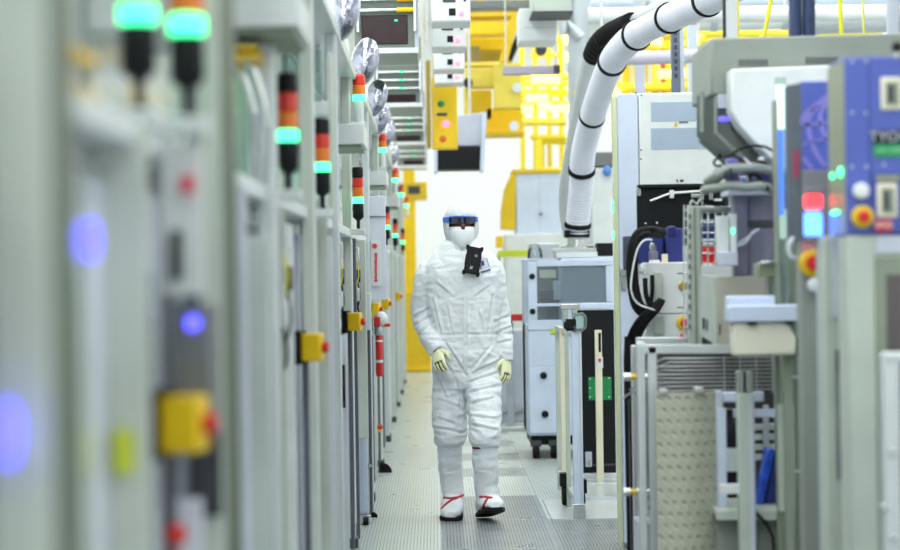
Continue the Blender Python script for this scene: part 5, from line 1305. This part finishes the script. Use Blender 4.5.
def remesh(mb, name, m, parent, vox, smooth=4, disp=None, it=None):
    bmesh.ops.recalc_face_normals(mb.bm, faces=mb.bm.faces)
    me = bpy.data.meshes.new('tmp'); mb.bm.to_mesh(me); mb.bm.free()
    o = bpy.data.objects.new('tmp', me); COL.objects.link(o)
    r = o.modifiers.new('r', 'REMESH'); r.mode = 'VOXEL'; r.voxel_size = vox
    if smooth:
        s = o.modifiers.new('s', 'SMOOTH'); s.iterations = smooth; s.factor = .5
    bpy.context.view_layer.update()
    me2 = bpy.data.meshes.new_from_object(o.evaluated_get(bpy.context.evaluated_depsgraph_get()))
    bpy.data.objects.remove(o)
    if disp:
        ns = [v.normal.copy() for v in me2.vertices]
        for v, nn in zip(me2.vertices, ns): v.co += nn * disp(v.co)
    me2.name = name; me2.transform(Matrix.Translation(-org(parent)))
    for p in me2.polygons: p.use_smooth = True
    me2.materials.clear(); me2.materials.append(m)
    ob = bpy.data.objects.new(name, me2); COL.objects.link(ob); ob.parent = parent; ORG[ob.name] = org(parent)
    return ob
def crease(freq, st, seed):
    def f(p):
        q = Vector((p.x * freq * st[0], p.y * freq * st[1], p.z * freq * st[2])) + Vector((seed, seed * 2, 0))
        w = noise.noise_vector(q * .6) * .8
        return 1 - abs(noise.noise(q + w)) * 2.2
    return f
cA = crease(9, (1, 1, .55), 3.1); cB = crease(17, (.5, .5, 1.25), 8.7); cC = crease(30, (1, 1, 1), 1.3)
zk = W(466, 438, PD).z; zw = W(466, 345, PD).z; zc = W(466, 375, PD).z
FOLDS = [(446, 344, 466, 375, .009), (490, 347, 469, 373, .009), (470, 374, 496, 362, .008), (469, 382, 497, 373, .008), (468, 393, 498, 386, .007), (470, 404, 494, 398, .006),
         (465, 292, 465.5, 345, .006), (414, 317, 430, 308, .008), (414, 325, 431, 316, .008), (419, 334, 434, 322, .007), (430, 340, 446, 341, .006), (435, 427, 464, 433, .008), (437, 418, 455, 424, .006),
         (470, 425, 497, 430, .008), (472, 416, 496, 419, .006), (433, 300, 440, 332, .008), (493, 296, 489, 335, .008), (436, 283, 452, 296, .006), (476, 296, 490, 286, .006), (494, 322, 509, 316, .008), (496, 333, 511, 327, .008), (498, 343, 512, 340, .007),
         (440, 358, 452, 372, .006), (436, 375, 446, 398, .006), (456, 380, 462, 412, .006), (478, 312, 484, 334, .005), (447, 308, 452, 334, .005), (440, 400, 462, 408, .005)]
def suit_disp(p):
    d = .0065 * cA(p) + .0016 * cC(p)
    d += .0062 * cB(p) * (1.25 if (abs(p.z - zk) < .16 or abs(p.z - zc) < .14) else .55)
    X_ = p.x * F / p.y; Z_ = (H - p.z) * F / p.y; qx = PX + X_ + ROLL * Z_; qy = PY + Z_ - ROLL * X_
    if p.y < PD + .02:
        for (x0, y0, x1, y1, A) in FOLDS:
            ux, uy = x1 - x0, y1 - y0; L2 = ux * ux + uy * uy
            u = ((qx - x0) * ux + (qy - y0) * uy) / L2
            if -.1 < u < 1.1:
                s_ = ((qx - x0) * uy - (qy - y0) * ux) / math.sqrt(L2)
                if abs(s_) < 6:
                    w_ = max(0, min(1, (u + .1) * 5)) * max(0, min(1, (1.1 - u) * 5))
                    d += A * w_ * (.9 * math.exp(-((s_ - 2.2) / 1.5) ** 2) - 1.0 * math.exp(-(s_ / 1.1) ** 2))
    if abs(p.z - W(466, 334, PD).z) < .008: d -= .005                         # waist seam
    return d - .006
# hands -------------------------------------------------------------
def hand(mb, wrist, tip, side, curl, k=1.0):
    """palm and five bent fingers; side = direction across the knuckles, from little finger to index"""
    wrist, tip = Vector(wrist), Vector(tip); d = (tip - wrist).normalized(); L = (tip - wrist).length
    side = Vector(side); side = (side - d * side.dot(d)).normalized(); nrm = d.cross(side)
    if nrm.y < 0 and curl > 0: pass
    rr = []
    for f, w_, h in ((-.25, .026, .022), (0, .028, .021), (.2, .036, .019), (.42, .042, .018), (.56, .040, .016)):
        c = wrist + d * L * f
        rr.append([c + side * (math.cos(a) * w_ * k) + nrm * (math.sin(a) * h * k) for a in [2 * math.pi * q / 16 for q in range(16)]])
    mb.rings(rr)
    inward = nrm * curl
    for q, (off, ln) in enumerate(((-.031, .38), (-.011, .47), (.011, .52), (.031, .47))):
        b = wrist + d * L * .48 + side * off * k
        p1 = b + d * L * ln * .42 + inward * .004
        p2 = p1 + (d * .80 + inward * .6).normalized() * L * ln * .34
        p3 = p2 + (d * .45 + inward * .9).normalized() * L * ln * .28
        mb.tube([b, p1, p2, p3], [.0105 * k, .0100 * k, .0092 * k, .0070 * k], 10)
    b = wrist + d * L * .12 + side * .026 * k
    p1 = b + (d * .75 + side * .75).normalized() * L * .22 + inward * .012
    p2 = p1 + (d * .95 + side * .25 + inward * .4).normalized() * L * .17
    p3 = p2 + (d * .9 + inward * .6).normalized() * L * .12
    mb.tube([b, p1, p2, p3], [.014 * k, .0125 * k, .0105 * k, .008 * k], 10)
HL = (W(436.5, 348, PD) + Vector((0, -.125, 0)), W(440.5, 371, PD) + Vector((0, -.20, 0)), (.78, -.55, .1), -1)
HR = (W(506.5, 358, PD) + Vector((0, -.01, 0)), W(505.5, 385, PD) + Vector((0, -.07, 0)), (-.6, -.75, 0), 1)
# inner body (mostly under the clothes): one continuous figure with a face
hc = W(461, 226, PD)                                     # head centre
mb = MB()
loft(mb, TORSO, .80); loft(mb, ARML, .72); loft(mb, ARMR, .72); loft(mb, LEGL, .78); loft(mb, LEGR, .78); loft(mb, SHINL, .72); loft(mb, SHINR, .72)
mb.ell(hc + Vector((.002, .0, .012)), .074, .094, .112); mb.ell(hc + Vector((.004, -.035, -.055)), .052, .055, .058)
mb.tube([hc + Vector((0, .02, -.07)), hc + Vector((0, .025, -.19))], [.058, .062], 18)
mb.tube([hc + Vector((.010, -.088, .030)), hc + Vector((.010, -.112, -.008)), hc + Vector((.010, -.098, -.022))], [.010, .015, .013], 10)   # nose
mb.ell(hc + Vector((.010, -.088, -.052)), .024, .014, .010)                                                                          # lips
for sx in (-1, 1):
    mb.ell(hc + Vector((.002 + sx * .074, .01, 0)), .012, .024, .032)                                                                # ears
    mb.tube([hc + Vector((.008 + sx * .012, -.093, .040)), hc + Vector((.008 + sx * .045, -.082, .041))], [.007, .006], 8)           # brows
    mb.ell(hc + Vector((.008 + sx * .029, -.080, .022)), .013, .012, .011)                                                           # eyes
hand(mb, *HL, k=.86); hand(mb, *HR, k=.86)
for (rows, dy) in ((SHINL, 0), (SHINR, 0)):
    a = W(rows[-1][0], 503, PD) + Vector((0, rows[-1][4], 0))
    mb.tube([a + Vector((0, .03, 0)), a + Vector((0, -.03, -.005)), a + Vector((0, -.08, -.008))], [.030, .028, .018], 12)
remesh(mb, 'body', SKIN, root, .0075, 2)
# coverall
mb = MB()
loft(mb, TORSO, 1.0, 2.3); loft(mb, ARML, .95); loft(mb, ARMR, .95); loft(mb, LEGL, 1.0, 2.2); loft(mb, LEGR, 1.0, 2.2)
suit = remesh(mb, 'coverall', SUIT, root, .0075, 5, suit_disp)
# front placket and chest badge
def front(px_, py_):                                     # point on the suit's front
    return W(px_, py_, PD) + Vector((0, -.128 if py_ > 275 else -.118, 0))
pl = MB()
pts = [front(466, y) + Vector((0, -.012 if 290 < y < 360 else -.004, 0)) for y in range(262, 377, 6)]
dg = bpy.context.evaluated_depsgraph_get(); bpy.context.view_layer.update()
def on_suit(px_, py_, off=.003):
    p = W(px_, py_, PD); o = suit.evaluated_get(bpy.context.evaluated_depsgraph_get())
    d = (p - Vector((0, 0, H))).normalized(); st_ = Vector((0, 0, H)) + d * 9.5 - org(root)
    ok, loc, nn, fi = suit.ray_cast(st_, d)
    return (loc + org(root) - d * off) if ok else p
def decal(name, poly, m, parent, off=.002, th=.002):
    # a small patch following the cloth
    P = [on_suit(x, y, off) for x, y in poly]
    return build(name, MB().prism(P, (0, -th, 0)), m, parent)
pl = MB(); rr = []
for y in range(258, 374, 4):
    a, b = on_suit(463.5, y, .001), on_suit(467.5, y, .001)
    a.y = min(a.y, b.y); b.y = a.y
    rr.append([a, b, b + Vector((0, -.004, 0)), a + Vector((0, -.004, 0))])
build('placket', pl.rings(rr), SUIT, suit)
bd = decal('badge', [(478.5, 259), (487, 257.5), (490, 267.5), (480.5, 269.5)], mat('pale_badge', rgb(214, 218, 232), .6), suit)
decal('badge_mark', [(481, 261.5), (483.5, 260.5), (484.5, 265), (482, 266)], NAVY, bd, .004)
decal('badge_outline', [(479.2, 259.6), (479.8, 259.4), (481.3, 268.6), (480.7, 269)], MATS['slate_blue_paint'], bd, .004)
decal('badge_outline', [(486.3, 258.0), (486.9, 257.9), (489.6, 266.8), (489, 267.2)], MATS['slate_blue_paint'], bd, .004)
decal('badge_bar', [(481, 271.5), (490.5, 268.8), (490.8, 270.3), (481.3, 273.2)], mat('badge_navy', rgb(60, 66, 140), .6), bd, .004)
# knee-high overboots
def boots(rows, name, foot):
    mb = MB(); loft(mb, rows, .91)
    heel, toe, zt = foot                                  # shoe body from ankle to toe
    f = (toe - heel)
    rr = []
    side = Vector((-f.y, f.x, 0)).normalized()
    if side.x < 0: side = -side
    upv = side.cross(f).normalized()
    if upv.z < 0: upv = -upv
    for u, w_, h in ((0, .040, .09), (.12, .052, .115), (.35, .060, .120), (.55, .064, .098), (.75, .066, .078), (.9, .057, .060), (1.0, .030, .040)):
        c = heel + f * u
        rr.append([c + side * (w_ * math.copysign(abs(math.cos(a)) ** .75, math.cos(a))) + upv * (h * .5 + h * .5 * math.sin(a)) for a in [2 * math.pi * k / 20 for k in range(20)]])
    mb.rings(rr)
    def bd_(p): return .005 * cA(p) + .004 * cB(p) - .003
    b = remesh(mb, name, SUIT, root, .006, 3, bd_)
    sm = MB(); rr = []
    for u, w_ in ((-.02, .032), (.06, .050), (.25, .058), (.5, .063), (.75, .067), (.92, .060), (1.02, .032)):
        c = heel + f * u - upv * .006
        rr.append([c - side * w_ - upv * .010, c + side * w_ - upv * .010, c + side * w_ * 1.02 + upv * .012, c - side * w_ * 1.02 + upv * .012])
    build('sole', sm.rings(rr), RUBBER, b, bevel=.004, label='black sole')
    return b, heel, f, side, upv
hl = W(454.5, 517, PD); hl = Vector((hl.x, PD + .15, .016)); tl = Vector((W(451.5, 517, PD).x - .008, PD - .15, .016))
bl, *_ = boots(SHINL, 'overboot', (hl, tl, 0))
hr = Vector((W(483, 517, PD).x, PD + .0, .018)); tr_ = Vector((W(493, 517, PD).x + .008, PD - .285, .085))
br_, *_ = boots(SHINR, 'overboot', (hr, tr_, 0))
CRIM = mat('crimson_trim', rgb(176, 20, 52), .5)
def ribbon(pts, w, parent, m=CRIM, nm='red_strap'):
    mb = MB(); mb.tube(smooth_path(pts, .01), w, 8); build(nm, mb, m, parent)
def on_boot(b, px_, py_, off=.002):
    d = (W(px_, py_, PD) - Vector((0, 0, H))).normalized(); st_ = Vector((0, 0, H)) + d * 9.5 - org(root)
    ok, loc, nn, fi = b.ray_cast(st_, d)
    return loc + org(root) - d * off if ok else None
bpy.context.view_layer.update()
for b, lines in ((bl, [[(444, 498), (449, 498.5), (454, 498), (459, 497), (463, 495)], [(457, 498), (450, 501), (445, 505), (441.5, 509)]]),
                 (br_, [[(471.5, 502), (475, 498.5), (480, 497), (486, 497), (492, 498)], [(489, 497.5), (486, 501), (484, 505), (482.5, 510)]])):
    for ln in lines:
        P = [on_boot(b, x, y) for x, y in ln]; P = [p for p in P if p]
        if len(P) > 2: ribbon(P, .0075, b)
P = [on_boot(br_, x, 447.5, .003) for x in (473.5, 475.5, 477.5, 480)]
P = [p for p in P if p]
if len(P) > 2: ribbon(P, .010, br_, mat('dark_crimson', rgb(110, 20, 40), .5), 'red_tab')
for b, x0, x1, y in ((bl, 438, 463, 441), (br_, 472, 497, 441)): pass
# gloves
for h_, nm in ((HL, 'glove'), (HR, 'glove')):
    mb = MB(); hand(mb, *h_, k=1.0)
    a = h_[0]; d = (h_[1] - a).normalized()
    mb.tube([a - d * .045, a - d * .01], [.036, .031], 16)
    remesh(mb, nm, GLOVE, root, .0032, 1, label if False else None)
# hood: shell with a face opening
mb = MB(); bm = mb.bm; NA, NR = 56, 34; grid = []
for i in range(NR + 1):
    u = i / NR; row = []
    for k in range(NA):
        a = 2 * math.pi * k / NA                           # 0 = towards camera
        if u < .62:
            th = (u / .62) * math.pi * .72
            r = math.sin(th); z = math.cos(th)
            rx, ry, rz = .097, .116, .137
            p = Vector((math.sin(a) * r * rx, -math.cos(a) * r * ry, z * rz))
        else:
            v = (u - .62) / .38
            r0 = math.sin(math.pi * .72)
            z0 = math.cos(math.pi * .72) * .137
            wx = .097 * r0 + .022 * math.sin(math.pi * min(1, v * 1.4) * .5) + (.155 - .097 * r0) * (v ** 2); wy = .118 * r0 + (.104 - .118 * r0) * v
            drop = .16 * v
            p = Vector((math.sin(a) * wx, -math.cos(a) * wy - .0 * v, z0 - drop + (-.02 * v * v * abs(math.sin(a)))))
        p += hc + Vector((0, .008, 0))
        nn = noise.noise(Vector((p.x * 30, p.y * 30, p.z * 14))) * .006 + noise.noise(p * 45) * .002
        p += Vector((math.sin(a), -math.cos(a), 0)) * nn
        row.append(p)
    grid.append(row)
vs = [[bm.verts.new(p) for p in row] for row in grid]
for i in range(NR):
    for k in range(NA):
        c = (grid[i][k] + grid[i + 1][(k + 1) % NA]) / 2 - hc
        a = math.atan2(c.x - .004, -c.y)
        if c.y < 0 and abs(a) < .80 and -.085 < c.z < .050: continue
        if i == 0: continue
        bm.faces.new((vs[i][k], vs[i][(k + 1) % NA], vs[i + 1][(k + 1) % NA], vs[i + 1][k]))
bm.faces.new(vs[1])
for v in [v for v in bm.verts if not v.link_faces]: bm.verts.remove(v)
hood = build('hood', mb, HOODM, root, ang=180)
so = hood.modifiers.new('thickness', 'SOLIDIFY'); so.thickness = .006; so.offset = 1
sb = hood.modifiers.new('smooth', 'SUBSURF'); sb.levels = 1; sb.render_levels = 1
# mask
mb = MB(); rr = []
for z, w_, dp in ((-.006, .082, .116), (-.030, .083, .126), (-.055, .078, .128), (-.085, .066, .127), (-.114, .046, .120), (-.140, .016, .112)):
    n = 16; row = []
    for k in range(n + 1):
        a = -1.15 + 2.3 * k / n
        row.append(hc + Vector((.006 + math.sin(a) * w_ * 1.08, -math.cos(a) * dp + .012, z)))
    rr.append(row)
vv = [[mb.bm.verts.new(p) for p in r] for r in rr]
for i in range(len(rr) - 1):
    for k in range(16): mb.bm.faces.new((vv[i][k], vv[i][k + 1], vv[i + 1][k + 1], vv[i + 1][k]))
mk = build('face_mask', mb, MASKM, root, ang=180)
so = mk.modifiers.new('thickness', 'SOLIDIFY'); so.thickness = .004; so.offset = 1
# goggles: blue frame, dark wraparound lens
mb = MB(); rr = []
def band(z0, z1, r, a0, a1, n, th, cy=.010):
    A = [hc + Vector((.006 + math.sin(a0 + (a1 - a0) * k / n) * r * .84, -math.cos(a0 + (a1 - a0) * k / n) * r + cy, 0)) for k in range(n + 1)]
    B = [hc + Vector((.006 + math.sin(a0 + (a1 - a0) * k / n) * (r - th) * .84, -math.cos(a0 + (a1 - a0) * k / n) * (r - th) + cy, 0)) for k in range(n + 1)]
    m = MB()
    m.rings([[a + Vector((0, 0, z0)), a + Vector((0, 0, z1)), b + Vector((0, 0, z1)), b + Vector((0, 0, z0))] for a, b in zip(A, B)])
    return m
gg = build('goggles', band(.012, .050, .124, -.80, .80, 20, .006), LENS, root, bevel=.002)
build('goggle_frame', band(.047, .053, .126, -.85, .85, 20, .008), GBLUE, gg, bevel=.002, label='blue goggle frame')
for s_ in (-1, 1): build('temple', band(.020, .050, .138 if s_ < 0 else .130, s_ * (.74 if s_ < 0 else .78), s_ * (1.30 if s_ < 0 else 1.0), 8, .008), GBLUE, gg, bevel=.002, label='blue goggle arm')
# phone clipped on the chest
P0 = on_suit(473, 264, .0); P0 = W(473, 260.5, P0.y - .035)
t = thing('phone', 'black rugged phone clipped upright on the chest of the white coverall', 'phone', P0)
mb = MB(); mb.box(-.043, .043, -.012, .012, -.078, .078)
def tilt(o): o.rotation_euler = (math.radians(-8), math.radians(11), math.radians(8))
def pb(name, mb, m, parent=None, bevel=0.0, label=None):
    o = build(name, mb, m, None, None, bevel, label); o.parent = parent or t; ORG[o.name] = Vector((0, 0, 0)); return o
pb('case', mb, BLACK, bevel=.006)
for sx in (-1, 1):
    for sz in (-1, 1): pb('corner_bumper', MB().box(sx * .041 - .009, sx * .041 + .007, -.015, .015, sz * .073 - .014, sz * .073 + .011), RUBBER, bevel=.004)
pb('camera_ring', MB().lathe([(.006, .011), (.009, .011), (.009, .013), (.006, .013)], (.012, 0, .028), 18, 'Y'), GREY)
pb('side_grip', MB().box(-.0445, -.040, -.012, .012, -.03, .03), RUBBER, bevel=.002)
pb('side_grip', MB().box(.040, .0445, -.012, .012, -.03, .03), RUBBER, bevel=.002)
mk_ = MB(); mk_.bar((-.014, -.0115, -.052), (.004, -.0115, -.036), .004, .002); mk_.bar((.000, -.0115, -.052), (-.012, -.0115, -.034), .003, .002)
pb('white_logo', mk_, LAV)
tilt(t); t.location = P0
# ------------------------------------------------------------------ light
def area(name, x, y, z, sx, sy, power, col=(1, 1, 1), rot=(0, 0, 0)):
    la = bpy.data.lights.new(name, 'AREA'); la.shape = 'RECTANGLE'; la.size = sx; la.size_y = sy; la.energy = power; la.color = col
    o = bpy.data.objects.new(name, la); COL.objects.link(o); o.location = (x, y, z); o.rotation_euler = rot
    return o
for k, y in enumerate((-2.5, 1.0, 4.5, 8.0, 11.5, 15.0, 18.5, 22.0, 25.5, 29.0, 32.5)):
    for x in (-0.9, 1.6, 3.8):
        e = 62 if y < 9 else 46 if y < 20 else 43
        if y < 9: e *= {-0.9: 1.6, 1.6: .6, 3.8: .08}[x]
        area('ceiling_light', x, y, ZC - .05, 1.2, 2.6, e, (0.96, 1.0, 0.99))
w = bpy.data.worlds.new('world'); sc.world = w; w.use_nodes = True
w.node_tree.nodes['Background'].inputs['Color'].default_value = (.9, 1, 1, 1); w.node_tree.nodes['Background'].inputs['Strength'].default_value = .3
# ------------------------------------------------------------------ camera
cd = bpy.data.cameras.new('camera'); cam = bpy.data.objects.new('camera', cd); COL.objects.link(cam)
cd.sensor_width = 36.0; cd.lens = F / 900 * 36.0
cd.shift_x = (450 - PX) / 900; cd.shift_y = -(275 - PY) / 900
cam.matrix_world = Matrix.Translation((0, 0, H)) @ Matrix.Rotation(math.pi / 2, 4, 'X') @ Matrix.Rotation(-ROLL, 4, 'Z')
cd.clip_start = 0.05; cd.clip_end = 200
cd.dof.use_dof = True; cd.dof.focus_distance = 11.4; cd.dof.aperture_fstop = 2.0
sc.camera = cam
sc.view_settings.view_transform = 'Standard'; sc.view_settings.look = 'None'; sc.view_settings.exposure = 0.2; sc.view_settings.gamma = 1.0
sc.view_settings.use_curve_mapping = False
sc.cycles.use_denoising = True; sc.cycles.max_bounces = 8; sc.cycles.transparent_max_bounces = 12
sc.cycles.sample_clamp_indirect = 8.0; sc.cycles.caustics_reflective = False; sc.cycles.caustics_refractive = False
